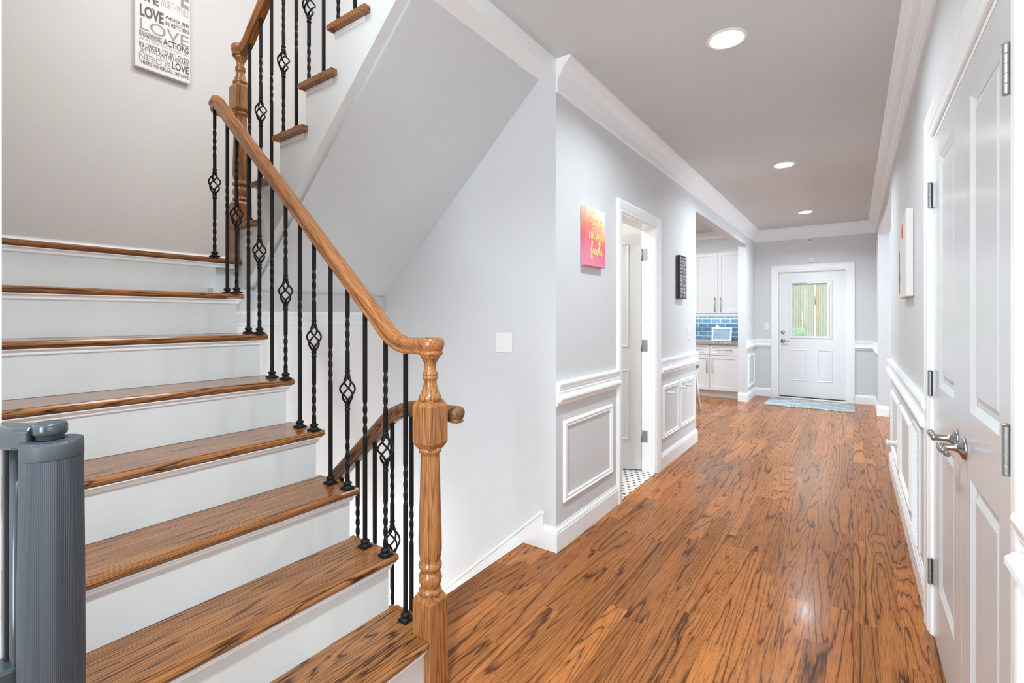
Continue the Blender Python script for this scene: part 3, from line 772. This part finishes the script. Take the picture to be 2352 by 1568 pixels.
def lever_X(parent, y, z, dirn):
    x = XR
    m = MB(); m.lathe([(.033, 0), (.033, -.004), (.029, -.009), (.016, -.014), (.0105, -.022), (.010, -.052), (.0115, -.056), (.0115, -.062), (.006, -.066)], (x, y, z), 24, 'X')
    m.tube([(x - .056, y, z), (x - .060, y + dirn * .03, z + .003), (x - .060, y + dirn * .07, z + .003), (x - .052, y + dirn * .105, z - .002)], [.009, .0095, .009, .007], 10)
    return m.build('lever_handle', M['nickel'], parent)
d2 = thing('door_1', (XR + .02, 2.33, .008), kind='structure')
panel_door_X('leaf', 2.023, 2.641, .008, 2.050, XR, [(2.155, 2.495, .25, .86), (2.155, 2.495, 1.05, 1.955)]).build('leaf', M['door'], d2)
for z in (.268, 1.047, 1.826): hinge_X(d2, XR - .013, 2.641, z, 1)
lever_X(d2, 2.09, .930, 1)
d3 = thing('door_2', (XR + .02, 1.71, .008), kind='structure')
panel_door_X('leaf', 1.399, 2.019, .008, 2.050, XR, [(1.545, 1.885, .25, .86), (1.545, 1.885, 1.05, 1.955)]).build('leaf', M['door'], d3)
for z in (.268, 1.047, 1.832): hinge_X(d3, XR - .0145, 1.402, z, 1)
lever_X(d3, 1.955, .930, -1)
for y in (1.965, 2.075): MB().box(XR + .003, XR + .02, y - .014, y + .014, 2.0505, 2.0525).build('ball_catch', M['steel'], d3 if y < 2.02 else d2)

# bath door, open inwards
bd = thing('door_3', (XL - WT - .004, 4.043, .012), kind='structure')
bd.rotation_euler = (0, 0, 0)
a = math.radians(115)   # leaf direction measured from -Y hinge side
m = MB(); L_ = .705
# leaf built along local -Y then rotated
m.box(-.035, 0, -L_, 0, .0, 2.03)
leaf = m.build('leaf', M['door'], None, origin=(0, 0, 0))
fm = MB()
for z0, z1 in ((.25, .86), (1.05, 1.95)):
    for y0, y1 in ((-.32, -.10), (-.60, -.38)):
        fm.sweep([(-.035, y0, z0), (-.035, y1, z0), (-.035, y1, z1), (-.035, y0, z1)], (-1, 0, 0), [(-.0, 0), (.006, .006), (.018, .003), (.022, 0)], closed=True)
        fm.sweep([(0, y0, z0), (0, y1, z0), (0, y1, z1), (0, y0, z1)], (1, 0, 0), [(-.0, 0), (.006, .006), (.018, .003), (.022, 0)], closed=True)
mould = fm.build('panel_moulding', M['door'], None, origin=(0, 0, 0))
for o in (leaf, mould): o.parent = bd; o.location = (0, 0, 0); o.rotation_euler = (0, 0, math.radians(-65))
for z in (.30, 1.08, 1.86):
    MB().box(XL - WT + .012, XL - WT + .052, 4.0425, 4.0448, z - .05, z + .05).lathe([(.006, -.05), (.006, .05)], (XL - WT + .004, 4.040, z), 10).build('hinge', M['steel'], bd)

# end door with window
ed = thing('door_4', (-.55, YE + .04, .02), kind='structure')
m = MB(); yf = YE + .028; dx0, dx1, dz0, dz1 = -1.010, -.093, .034, 2.060
gx0, gx1, gz0, gz1 = -.835, -.290, 1.005, 1.895
m.box(dx0, gx0, yf, yf + .045, dz0, dz1); m.box(gx1, dx1, yf, yf + .045, dz0, dz1); m.box(gx0, gx1, yf, yf + .045, dz0, gz0); m.box(gx0, gx1, yf, yf + .045, gz1, dz1)
for a_, b_ in ((-.827, -.615), (-.475, -.268)):
    m.sweep([(a_, yf, .288), (b_, yf, .288), (b_, yf, .806), (a_, yf, .806)], (0, -1, 0), [(0, 0), (.006, .007), (.014, .007), (.022, .002), (.024, 0)], closed=True)
    m.box(a_ + .045, b_ - .045, yf - .004, yf, .288 + .045, .806 - .045)
m.build('leaf', M['door_end'], ed)
m = MB(); m.sweep([(gx0, yf, gz0), (gx1, yf, gz0), (gx1, yf, gz1), (gx0, yf, gz1)], (0, -1, 0), [(-.022, 0), (-.022, .008), (-.012, .013), (.010, .011), (.014, 0), (.014, -.03), (-.0, -.03)], closed=True)
wf = m.build('window_frame', M['plastic'], ed)
MB().box(gx0 + .012, gx1 - .012, yf + .020, yf + .024, gz0 + .012, gz1 - .012).build('glass_pane', M['glass'], ed)
m = MB(); m.box(gx0 + .02, gx1 - .045, yf + .028, yf + .036, gz1 - .048, gz1 - .018).build('blind_headrail', M['plastic'], ed)
m = MB(); n = 21
for i in range(n):
    x = gx0 + .022 + (gx1 - gx0 - .085) * i / (n - 1); m.box(x - .0062, x + .0062, yf + .030, yf + .033, gz0 + .014, gz1 - .05)
m.build('blind_slats', M['blind'], ed)
m = MB(); m.box(gx1 - .035, gx1 - .022, yf + .012, yf + .018, gz0 + .05, gz0 + .55).box(gx1 - .038, gx1 - .019, yf + .006, yf + .016, gz0 + .22, gz0 + .30)
m.build('blind_slider', M['plastic'], ed)
m = MB(); m.lathe([(.030, 0), (.030, -.006), (.022, -.014), (.012, -.016)], (-.955, yf, 1.078), 20, 'Y'); m.box(-.960, -.950, yf - .024, yf - .014, 1.066, 1.090)
m.build('deadbolt', M['nickel'], ed)
m = MB(); m.lathe([(.033, 0), (.033, -.006), (.018, -.012), (.010, -.02), (.010, -.05), (.006, -.056)], (-.955, yf, .935), 20, 'Y'); m.tube([(-.955, yf - .048, .935), (-.90, yf - .05, .938), (-.86, yf - .045, .932)], [.009, .009, .006], 8)
m.build('lever_handle', M['nickel'], ed)
for z in (.30, 1.06, 1.80):
    MB().lathe([(.006, -.05), (.006, .05)], (-.087, yf - .006, z), 8).build('hinge', M['steel'], ed)
MB().box(dx0 + .002, dx1 - .002, yf - .012, yf + .04, .0185, .0330).build('sweep_seal', M['dark'], ed)
MB().box(-1.013, -.998, yf - .008, yf, 1.86, 1.95).build('contact_sensor', M['plastic'], ed)

# ================================================================ WALL FITTINGS
def plate_X(name, x, y0, y1, z0, z1, nx, label, gangs=1, cat='light switch'):
    t_ = thing(name, (x, (y0 + y1) / 2, z0), label, cat)
    MB().box(x, x + nx * .006, y0, y1, z0, z1, bevel=.0015).build('cover_plate', M['plastic'], t_)
    w_ = (y1 - y0) / gangs
    for g_ in range(gangs):
        yc = y0 + w_ * (g_ + .5)
        MB().box(x + nx * .0062, x + nx * .010, yc - .016, yc + .016, (z0 + z1) / 2 - .033, (z0 + z1) / 2 + .033, bevel=.001).build('rocker', M['plastic'], t_)
def plate_Y(name, y, x0, x1, z0, z1, ny, label, gangs=1, cat='light switch'):
    t_ = thing(name, ((x0 + x1) / 2, y, z0), label, cat)
    MB().box(x0, x1, y, y + ny * .006, z0, z1, bevel=.0015).build('cover_plate', M['plastic'], t_)
    w_ = (x1 - x0) / gangs
    for g_ in range(gangs):
        xc = x0 + w_ * (g_ + .5)
        MB().box(xc - .017, xc + .017, y + ny * .0062, y + ny * .010, (z0 + z1) / 2 - .033, (z0 + z1) / 2 + .033, bevel=.001).build('rocker', M['plastic'], t_)
plate_Y('light_switch', YF, -1.794, -1.672, 1.109, 1.231, -1, 'white double light switch on the grey wall below the sloped soffit', 2)
plate_X('light_switch', XL, 5.03, 5.10, 1.10, 1.222, 1, 'white single light switch on hall wall beside the kitchen opening')
plate_X('light_switch', XL, 8.56, 8.63, 1.115, 1.235, 1, 'white light switch on the narrow pier right of the kitchen opening')
plate_Y('light_switch', YE, -1.22, -1.15, 1.110, 1.235, -1, 'white light switch on the end wall left of the glazed door')
t_ = thing('fire_sprinkler', (-.572, YE, 2.53), 'small round white sidewall sprinkler high above the glazed door', 'sprinkler')
MB().lathe([(.042, 0), (.042, -.004), (.034, -.010), (.020, -.011)], (-.572, YE, 2.56), 20, 'Y').build('escutcheon', M['plastic'], t_)
MB().lathe([(.014, -.0115), (.014, -.03), (.020, -.032), (.020, -.036)], (-.572, YE, 2.56), 12, 'Y').build('sprinkler_head', M['ink_pale'], t_)
t_ = thing('motion_sensor', (-.545, YE, 2.185), 'small white square sensor just above the door casing', 'sensor')
MB().box(-.585, -.515, YE - .028, YE, 2.205, 2.285, bevel=.012).build('sensor_body', M['plastic'], t_)
MB().box(-.572, -.528, YE - .031, YE - .0285, 2.220, 2.262).build('sensor_lens', M['cream'], t_)

# recessed lights
for i, (x, y) in enumerate(CANS):
    t_ = thing('recessed_light', (x, y, H - .03), ['recessed ceiling light above the camera by the stairs', 'largest and nearest recessed ceiling light, glowing white',
               'middle recessed ceiling light in the hall', 'farthest recessed ceiling light, near the glazed door'][i], 'ceiling light', 'recessed lights along the hall ceiling')
    MB().lathe([(.100, 0), (.100, -.004), (.094, -.008), (.078, -.008), (.078, -.003)], (x, y, H), 36).build('trim_ring', M['plastic'], t_)
    MB().lathe([(.077, -.003), (.077, -.0085), (.06, -.012), (.02, -.0135)], (x, y, H), 36).build('diffuser', M['lamp'], t_)

# gate pegs on the wainscot
def peg_X(x, y, z, nx, label, group=None, n=.052, r=.012):
    t_ = thing('gate_peg', (x, y, z - .02), label, 'wall peg', group)
    MB().lathe([(r * 1.5, 0), (r * 1.5, nx * .006), (r, nx * .009), (r, nx * n)], (x, y, z), 18, 'X').build('peg_shaft', M['plastic'], t_)
    MB().lathe([(r, nx * (n + .0005)), (r * 1.2, nx * (n + .003)), (r * 1.2, nx * (n + .010)), (r * .9, nx * (n + .013))], (x, y, z), 18, 'X').build('rubber_cup', M['plastic'], t_)
peg_X(XL, 4.40, .640, 1, 'white wall peg nearest the bathroom door, on the wainscot')
peg_X(XL, 4.72, .655, 1, 'white wall peg between the two wainscot frames')
peg_X(XL, 4.98, .645, 1, 'white wall peg nearest the kitchen opening, on the wainscot')
peg_X(XR, 4.70, .360, -1, 'large white wall peg on the right hand wainscot', n=.055, r=.020)
# return air grille
t_ = thing('vent_grille', (XR, 3.30, .15), 'tall white louvred vent grille low on the right wall', 'vent')
MB().sweep([(XR, 3.13, .15), (XR, 3.46, .15), (XR, 3.46, .755), (XR, 3.13, .755)], (-1, 0, 0), [(0, 0), (0, .008), (-.022, .010), (-.026, 0)], closed=True).build('grille_frame', M['plastic'], t_)
m = MB()
for k in range(38):
    z = .178 + k * .0150
    m.prism([(XR, z), (XR - .013, z - .007), (XR - .014, z - .0055), (XR - .001, z + .0025)], 'Y', 3.155, 3.435)
m.build('louvre', M['plastic'], t_, kind='stuff')

# door mat
tag(MB().box(-1.112, .018, 8.20, 8.955, .0005, .012, bevel=.003).build('door_mat', M['rug']), 'grey blue runner mat with pale lattice pattern before the glazed door', 'mat')

# ================================================================ ART
def put_text_X(txt, y0, y1, z0, z1, x, nx, mat, parent, bold=0.0, shear=0.0, name='lettering'):
    """nx=+1: read from +X (text runs along +Y); nx=-1: read from -X (text runs along -Y)"""
    me = text_mesh(txt, y1 - y0, z1 - z0, bold, .0012, shear)
    for v in me.vertices:
        u, w_, d = v.co
        v.co = (d * nx, u if nx > 0 else -u, w_)
    me.materials.clear(); me.materials.append(mat)
    o = bpy.data.objects.new(name, me); COL.objects.link(o); o.parent = parent
    o.location = Vector((x, y0 if nx > 0 else y1, z0)) - wloc(parent)
    return o
# big cream word board
sg = thing('word_sign', (XW, 1.31, 2.96), 'cream board covered in grey LOVE lettering on the landing wall', 'wall sign')
MB().box(XW + .002, XW + .038, 1.150, 1.468, 2.962, 3.92, bevel=.002).build('board', M['cream'], sg)
sx = XW + .0385
D, G, P_ = M['ink_dark'], M['ink_grey'], M['ink_pale']
import math as _m
def on_sign(px, py):
    """photo measurement -> (y, z) on the face of the sign"""
    a = (px - 1176) / 1109.39; b = -(py - 729) / 1109.39; TH = .6153
    X = a * _m.cos(TH) - _m.sin(TH); Y = a * _m.sin(TH) + _m.cos(TH); t = sx / X
    return Y * t, 1.3211 + b * t
def sgn_text(txt, zx0, zyb, zx1, zyt_r, mat, bold=0.0, shear=0.0):
    """lower-left corner and upper-right corner measured on the enlarged crop"""
    k = .12755
    y0, z0 = on_sign(300 + zx0 * k, zyb * k); y1, z1 = on_sign(300 + zx1 * k, zyt_r * k)
    put_text_X(txt, y0, y1, z0, z1, sx, 1, mat, sg, bold, shear)
sgn_text('E', 905, 118, 1055, -130, G, .03)
sgn_text('LIFE', 140, -45, 505, -25, D, .03)
sgn_text('WORTHWHILE', 535, 100, 1050, 190, P_, -.01)
sgn_text('LOVE', 165, 270, 595, 240, D, .035)
sgn_text('AND BE', 618, 318, 1050, 455, D, .02)
sgn_text('LOVED', 640, 395, 1045, 505, P_, -.01)
sgn_text('IN RETURN', 618, 445, 1045, 565, D, .01)
sgn_text('LOVE', 165, 508, 1045, 672, G, 0.0)
sgn_text('IS SHOWN NOT', 158, 592, 565, 690, D, .0)
sgn_text('IN WORDS, BUT IN', 158, 640, 560, 745, D, .0)
sgn_text('ACTIONS', 585, 805, 1045, 870, D, .02)
sgn_text('be my love hold to your life', 158, 700, 1030, 985, P_, -.01, .3)
sgn_text('IN ORDER TO BE LOVED', 155, 808, 1045, 1075, D, .0)
sgn_text('YOU MUST FIRST BE LOVEABLE', 160, 865, 1045, 1150, D, -.005)
sgn_text('ALL YOU', 160, 945, 720, 1060, G, -.012)
sgn_text('NEED IS', 155, 1035, 720, 1150, G, -.012)
sgn_text('LOVE', 745, 1235, 1048, 1215, D, .02)
sgn_text("THERE'S NO FEELING LIKE LOVE", 150, 1118, 1045, 1375, D, .005)

# pink canvas: "love never fails"
ar = thing('canvas_art', (XL, 2.815, 1.645), 'pink and orange canvas with gold love never fails script', 'wall art')
MB().box(XL + .002, XL + .036, 2.672, 2.957, 1.645, 2.010, bevel=.002).build('canvas', M['watercolour'], ar)
GL = {
 'l': ([(0, .15), (.18, .45), (.30, .85), (.24, 1.0), (.14, .85), (.12, .3), (.2, .02), (.36, .12)], .34),
 'o': ([(.2, .48), (.06, .38), (.02, .15), (.14, .0), (.30, .08), (.34, .32), (.22, .48), (.30, .42), (.46, .44)], .46),
 'v': ([(0, .44), (.08, .40), (.14, .03), (.20, .03), (.32, .46), (.42, .40)], .42),
 'e': ([(0, .18), (.18, .28), (.26, .42), (.16, .50), (.05, .36), (.05, .12), (.18, .0), (.36, .12)], .35),
 'n': ([(0, .45), (.06, .40), (.07, .0), (.10, .30), (.24, .48), (.30, .35), (.30, .08), (.36, .0), (.46, .12)], .44),
 'r': ([(0, .15), (.10, .50), (.14, .42), (.26, .42), (.24, .10), (.30, .0), (.40, .12)], .38),
 'f': ([(0, .2), (.20, .55), (.30, .92), (.20, .98), (.14, .6), (.12, -.30), (.22, -.35), (.24, -.1), (.14, .08), (.34, .14)], .32),
 'a': ([(.28, .44), (.10, .46), (.02, .2), (.10, .0), (.24, .12), (.30, .44), (.29, .1), (.36, .0), (.46, .14)], .44),
 'i': ([(0, .15), (.10, .45), (.10, .1), (.16, .0), (.28, .12)], .26),
 's': ([(0, .15), (.18, .50), (.16, .42), (.26, .16), (.18, .0), (.04, .06)], .34)}
def script(word, y0, y1, z0, em, x):
    tot = sum(GL[ch][1] for ch in word); k = (y1 - y0) / tot; m = MB(); cx = 0
    for ch in word:
        pts, w_ = GL[ch]; P = [(x, y0 + (cx + px * 1.0) * k, z0 + pz * em) for px, pz in pts]
        Q = []
        for i in range(len(P) - 1):
            p0 = P[max(0, i - 1)]; p1 = P[i]; p2 = P[i + 1]; p3 = P[min(len(P) - 1, i + 2)]
            for s in range(4):
                t = s / 4
                Q.append(tuple(.5 * ((2 * b_) + (c_ - a_) * t + (2 * a_ - 5 * b_ + 4 * c_ - d_) * t * t + (3 * b_ - a_ - 3 * c_ + d_) * t ** 3) for a_, b_, c_, d_ in zip(p0, p1, p2, p3)))
        Q.append(P[-1]); m.tube(Q, .0032, 6); cx += w_
    return m
xa = XL + .0365
script('love', 2.74, 2.915, 1.900, .085, xa).build('lettering', M['gold'], ar)
script('never', 2.715, 2.925, 1.812, .085, xa).build('lettering', M['gold'], ar)
script('fails', 2.735, 2.915, 1.715, .090, xa).build('lettering', M['gold'], ar)

# black block sign with white word tiles
bs = thing('block_sign', (XL, 4.735, 1.50), 'tall narrow black block sign with white word pattern', 'wall art')
MB().box(XL + .002, XL + .040, 4.632, 4.845, 1.500, 1.912, bevel=.002).build('board', M['black'], bs)
m = MB(); rr_ = random.Random(3); xb = XL + .0402
z = 1.895
while z > 1.525:
    hh = rr_.choice([.018, .026, .034]); y = 4.642
    while y < 4.825:
        ww = rr_.choice([.010, .014, .020, .030]); ww = min(ww, 4.836 - y)
        # little letter-like marks: stems and bars
        kind = rr_.randrange(4)
        m.box(xb, xb + .001, y, y + .004, z - hh, z)
        if kind != 0: m.box(xb, xb + .001, y, y + ww, z - .0045, z)
        if kind in (1, 3): m.box(xb, xb + .001, y, y + ww, z - hh, z - hh + .0045)
        if kind in (2, 3): m.box(xb, xb + .001, y + ww - .004, y + ww, z - hh, z)
        y += ww + .006
    z -= hh + .008
m.build('white_marks', M['cream'], bs)

# abstract canvas on the right wall
aa = thing('canvas_art', (XR, 3.70, 1.44), 'white abstract canvas with red and black strokes on the right wall', 'wall art')
MB().box(XR - .034, XR - .003, 3.44, 3.985, 1.440, 1.925, bevel=.002).build('canvas', M['cream'], aa)
m = MB()
m.prism([(3.90, 1.74), (3.885, 1.70), (3.890, 1.62), (3.87, 1.56), (3.885, 1.50), (3.90, 1.47), (3.915, 1.47), (3.90, 1.53), (3.93, 1.58), (3.91, 1.64), (3.915, 1.72)], 'X', XR - .0355, XR - .0345)
m.build('black_stroke', M['ink_dark'], aa)
MB().prism([(3.70, 1.88), (3.66, 1.84), (3.68, 1.80), (3.72, 1.79), (3.75, 1.84)], 'X', XR - .0355, XR - .0345).build('red_stroke', M['red'], aa)

# ================================================================ BABY GATE (near left)
GX, GY = -1.268, .250
bg_ = thing('baby_gate', (GX, GY, .2), 'rolled grey retractable mesh baby gate at the foot of the stairs', 'baby gate')
roll = MB(); roll.lathe([(.050, .235), (.0515, .24), (.050, .5), (.0475, .9), (.046, 1.07), (.0455, 1.085), (.040, 1.0855)], (GX, GY, 0), 56)
ro = roll.build('mesh_roll', M['ribbed'], bg_, origin=(GX, GY, .235))
m = MB(); m.lathe([(.0463, 1.052), (.0468, 1.054), (.0464, 1.080), (.046, 1.081)], (GX, GY, 0), 56); m.build('fabric_hem', M['gate_hem'], bg_)
R = (math.cos(.6153), math.sin(.6153))   # along the wall-mounted arm
def off(a, b=0): return (GX + R[0] * a - R[1] * b, GY + R[1] * a + R[0] * b)
m = MB(); cx_, cy_ = off(0)
cx_, cy_ = off(-.004); m.lathe([(.020, 1.086), (.021, 1.088), (.021, 1.094), (.0245, 1.096), (.026, 1.100), (.026, 1.112), (.0245, 1.117), (.019, 1.1195), (.017, 1.118), (.006, 1.118)], (cx_, cy_, 0), 40)
m.build('lock_dial', M['gate_plastic'], bg_)
m = MB(); ex, ey = off(-.125, .0); path = [off(-.026), off(-.05, -.004), off(-.075), off(-.125)]
m.sweep([(p_[0], p_[1], 1.094) for p_ in path], (0, 0, 1), [(-.022, -.024), (-.026, -.018), (-.026, .012), (-.018, .020), (.018, .020), (.026, .012), (.026, -.018), (.022, -.024)])
m.build('top_bracket', M['gate_plastic'], bg_, bevel=.003)
px_, py_ = off(-.068); MB().lathe([(.0105, .24), (.0105, 1.072)], (px_, py_, 0), 20).build('spine_rod', M['gate_plastic'], bg_)
px_, py_ = off(-.092, .01)
MB().box(px_ - .010, px_ + .010, py_ - .010, py_ + .010, .24, 1.070, bevel=.003).build('catch_post', M['gate_black'], bg_)
px_, py_ = off(-.085)
MB().box(px_ - .028, px_ + .036, py_ - .022, py_ + .022, .60, .655, bevel=.006).build('wall_clamp', M['gate_plastic'], bg_)

# ================================================================ KITCHEN
kc = thing('lower_cabinet', (-2.2, 8.75, 0), 'white lower kitchen cabinet under the granite counter', 'cabinet')
CX0, CX1 = -2.90, XL - WT - .004
CF = 8.44
MB().box(CX0, CX1, CF + .02, 9.045, .112, .878).build('body', M['cabinet'], kc)
MB().box(CX0, CX1, 8.513, 8.53, .001, .112).build('toe_kick', M['cabinet'], kc)
def shaker_Y(y, x0, x1, z0, z1, parent, name, s=.055):
    m = MB(); t = .019
    m.box(x0, x0 + s, y, y + t, z0, z1); m.box(x1 - s, x1, y, y + t, z0, z1)
    m.box(x0 + s, x1 - s, y, y + t, z0, z0 + s); m.box(x0 + s, x1 - s, y, y + t, z1 - s, z1); m.box(x0 + s, x1 - s, y + .009, y + t, z0 + s, z1 - s)
    return m.build(name, M['cabinet'], parent)
def pull_v(x, z0, z1, y, parent):
    m = MB(); m.tube([(x, y - .03, z0), (x, y - .03, z1)], .005, 8); m.tube([(x, y, z0 + .03), (x, y - .03, z0 + .03)], .004, 6); m.tube([(x, y, z1 - .03), (x, y - .03, z1 - .03)], .004, 6)
    return m.build('handle', M['nickel'], parent)
def pull_h(x0, x1, z, y, parent):
    m = MB(); m.tube([(x0, y - .03, z), (x1, y - .03, z)], .005, 8); m.tube([(x0 + .03, y, z), (x0 + .03, y - .03, z)], .004, 6); m.tube([(x1 - .03, y, z), (x1 - .03, y - .03, z)], .004, 6)
    return m.build('handle', M['nickel'], parent)
for (a, b, hx) in ((-1.945, -1.503, -1.905), (-2.395, -1.951, -1.99), (-2.85, -2.401, -2.80)):
    dr = shaker_Y(CF, a, b, .125, .698, kc, 'door'); pull_v(hx, .41, .69 - .0, CF, dr) 
    dw = shaker_Y(CF, a, b, .706, .868, kc, 'drawer', .035); pull_h((a + b) / 2 - .13, (a + b) / 2 + .13, .785, CF, dw)
tag(MB().box(CX0, CX1, CF - .028, 9.045, .8785, .912, bevel=.003).build('countertop', M['granite']), 'speckled granite countertop below the blue tiles', 'countertop')
tag(MB().box(-3.6, CX1, 9.040, 9.0495, .9125, 1.40).build('backsplash', M['backsplash']), 'blue glass brick tile backsplash between the kitchen cabinets', 'tile')
uc = thing('upper_cabinet', (-2.2, 8.88, 1.40), 'white upper kitchen cabinet with two tall doors', 'cabinet')
UF = 8.72
MB().box(CX0, CX1, UF + .02, 9.038, 1.385, 2.43).build('body', M['cabinet'], uc)
MB().box(CX0, CX1, UF + .004, UF + .019, 1.340, 1.385).build('light_rail', M['cabinet'], uc)
MB().sweep([(CX0, UF + .02, 2.47), (CX1, UF + .02, 2.47)], (0, 0, 1), [(0, -.055), (-.022, -.050), (-.030, -.03), (-.045, -.012), (-.055, 0), (0, 0)]).build('crown_moulding', M['cabinet'], uc)
for (a, b, hx) in ((-1.878, -1.503, -1.835), (-2.26, -1.884, -1.925), (-2.80, -2.266, -2.30)):
    dr = shaker_Y(UF, a, b, 1.395, 2.42, uc, 'door'); pull_v(hx, 1.415, 1.665, UF, dr)
# framed picture leaning on the counter
pf = thing('picture_frame', (-1.84, 8.80, .913), 'white framed blue print leaning on the kitchen counter', 'picture frame')
m = MB(); m.sweep([(-.16, 0, 0), (.16, 0, 0), (.16, 0, .235), (-.16, 0, .235)], (0, -1, 0), [(0, 0), (0, .02), (.028, .02), (.028, 0)], closed=True)
fr = m.build('frame', M['plastic'], None, origin=(0, 0, 0)); pr = MB().box(-.135, .135, -.010, -.004, .025, .21).build('print', M['screen'], None, origin=(0, 0, 0))
m = MB()
for q in range(2): m.tube([(-.09 + q * .06 + .05 * math.cos(t * .6), -.011, .09 + q * .01 + .04 * math.sin(t * .6)) for t in range(9)], .0012, 4)
sk_ = m.build('pencil_line', M['ink_grey'], None, origin=(0, 0, 0))
for o in (fr, pr, sk_): o.parent = pf; o.location = (0, 0, .002); o.rotation_euler = (math.radians(-14), math.radians(3), 0)
fr.rotation_euler = pr.rotation_euler = sk_.rotation_euler = (math.radians(-14), 0, 0)
tb = thing('tissue_box', (-1.93, 8.93, .913), 'white tissue box with a tissue poking up behind the frame', 'tissue box')
MB().box(-1.985, -1.875, 8.87, 8.99, .9135, 1.12, bevel=.004).build('box', M['plastic'], tb)
m = MB(); m.tube([(-1.93, 8.93, 1.121), (-1.925, 8.925, 1.15), (-1.94, 8.93, 1.175), (-1.93, 8.93, 1.195)], [.03, .034, .022, .006], 9); m.build('tissue', M['plastic'], tb)
# stool seen at the edge of the kitchen opening
st = thing('stool', (-2.02, 7.05, 0), 'white legged stool with grey seat at the kitchen opening edge', 'stool')
MB().box(-2.16, -1.80, 6.90, 7.20, .60, .645, bevel=.012).build('seat', M['gate_plastic'], st)
for sx_ in (-1, 1):
    for sy_ in (-1, 1):
        MB().tube([(-1.98 + sx_ * .13, 7.05 + sy_ * .11, .599), (-1.98 + sx_ * .185, 7.05 + sy_ * .15, .001)], .017, 8).build('leg', M['plastic'], st)

# bath: far wall sloped ceiling
struct('ceiling_bath', MB().prism([(3.0, H), (4.2, H), (4.2, 2.25)], 'X', -3.1, XL - WT - .01), M['wall'])

# ================================================================ OUTSIDE (behind the glazed door)
struct('ground', MB().box(-8, 8, 9.3, 30, -.3, -.12), M['lawn'])
fe = thing('wood_fence', (-1, 17, -.12), 'tan board fence in the garden seen through the door glass', 'fence')
m = MB()
for i in range(44): m.box(-7 + i * .32, -7 + i * .32 + .29, 17, 17.03, -.12, 2.3)
m.build('boards', M['fence'], fe)
def bush(x, y, r, h, label, name='bush', cat='bush'):
    m = MB(); bmesh.ops.create_icosphere(m.bm, subdivisions=4, radius=1.0)
    rg = random.Random(int(x * 100 + y))
    for v in m.bm.verts:
        k = 1 + .12 * math.sin(v.co.x * 9 + x) * math.cos(v.co.y * 8) + .10 * math.sin(v.co.z * 13 + y) + rg.uniform(-.06, .06)
        v.co = Vector((x + v.co.x * r * k, y + v.co.y * r * k, -.12 + h / 2 + v.co.z * h / 2 * k))
    tag(m.build(name, M['leaf']), label, cat)
bush(-1.6, 12.6, .8, 1.35, 'low green bush seen left of centre through the door glass')
bush(.6, 13.4, .8, 1.1, 'low green bush seen right of centre through the door glass')
bush(-4.0, 22, 2.6, 5.0, 'green tree beyond the fence, left in the door glass', 'tree', 'tree')
bush(2.4, 23, 2.8, 5.4, 'green tree beyond the fence, right in the door glass', 'tree', 'tree')
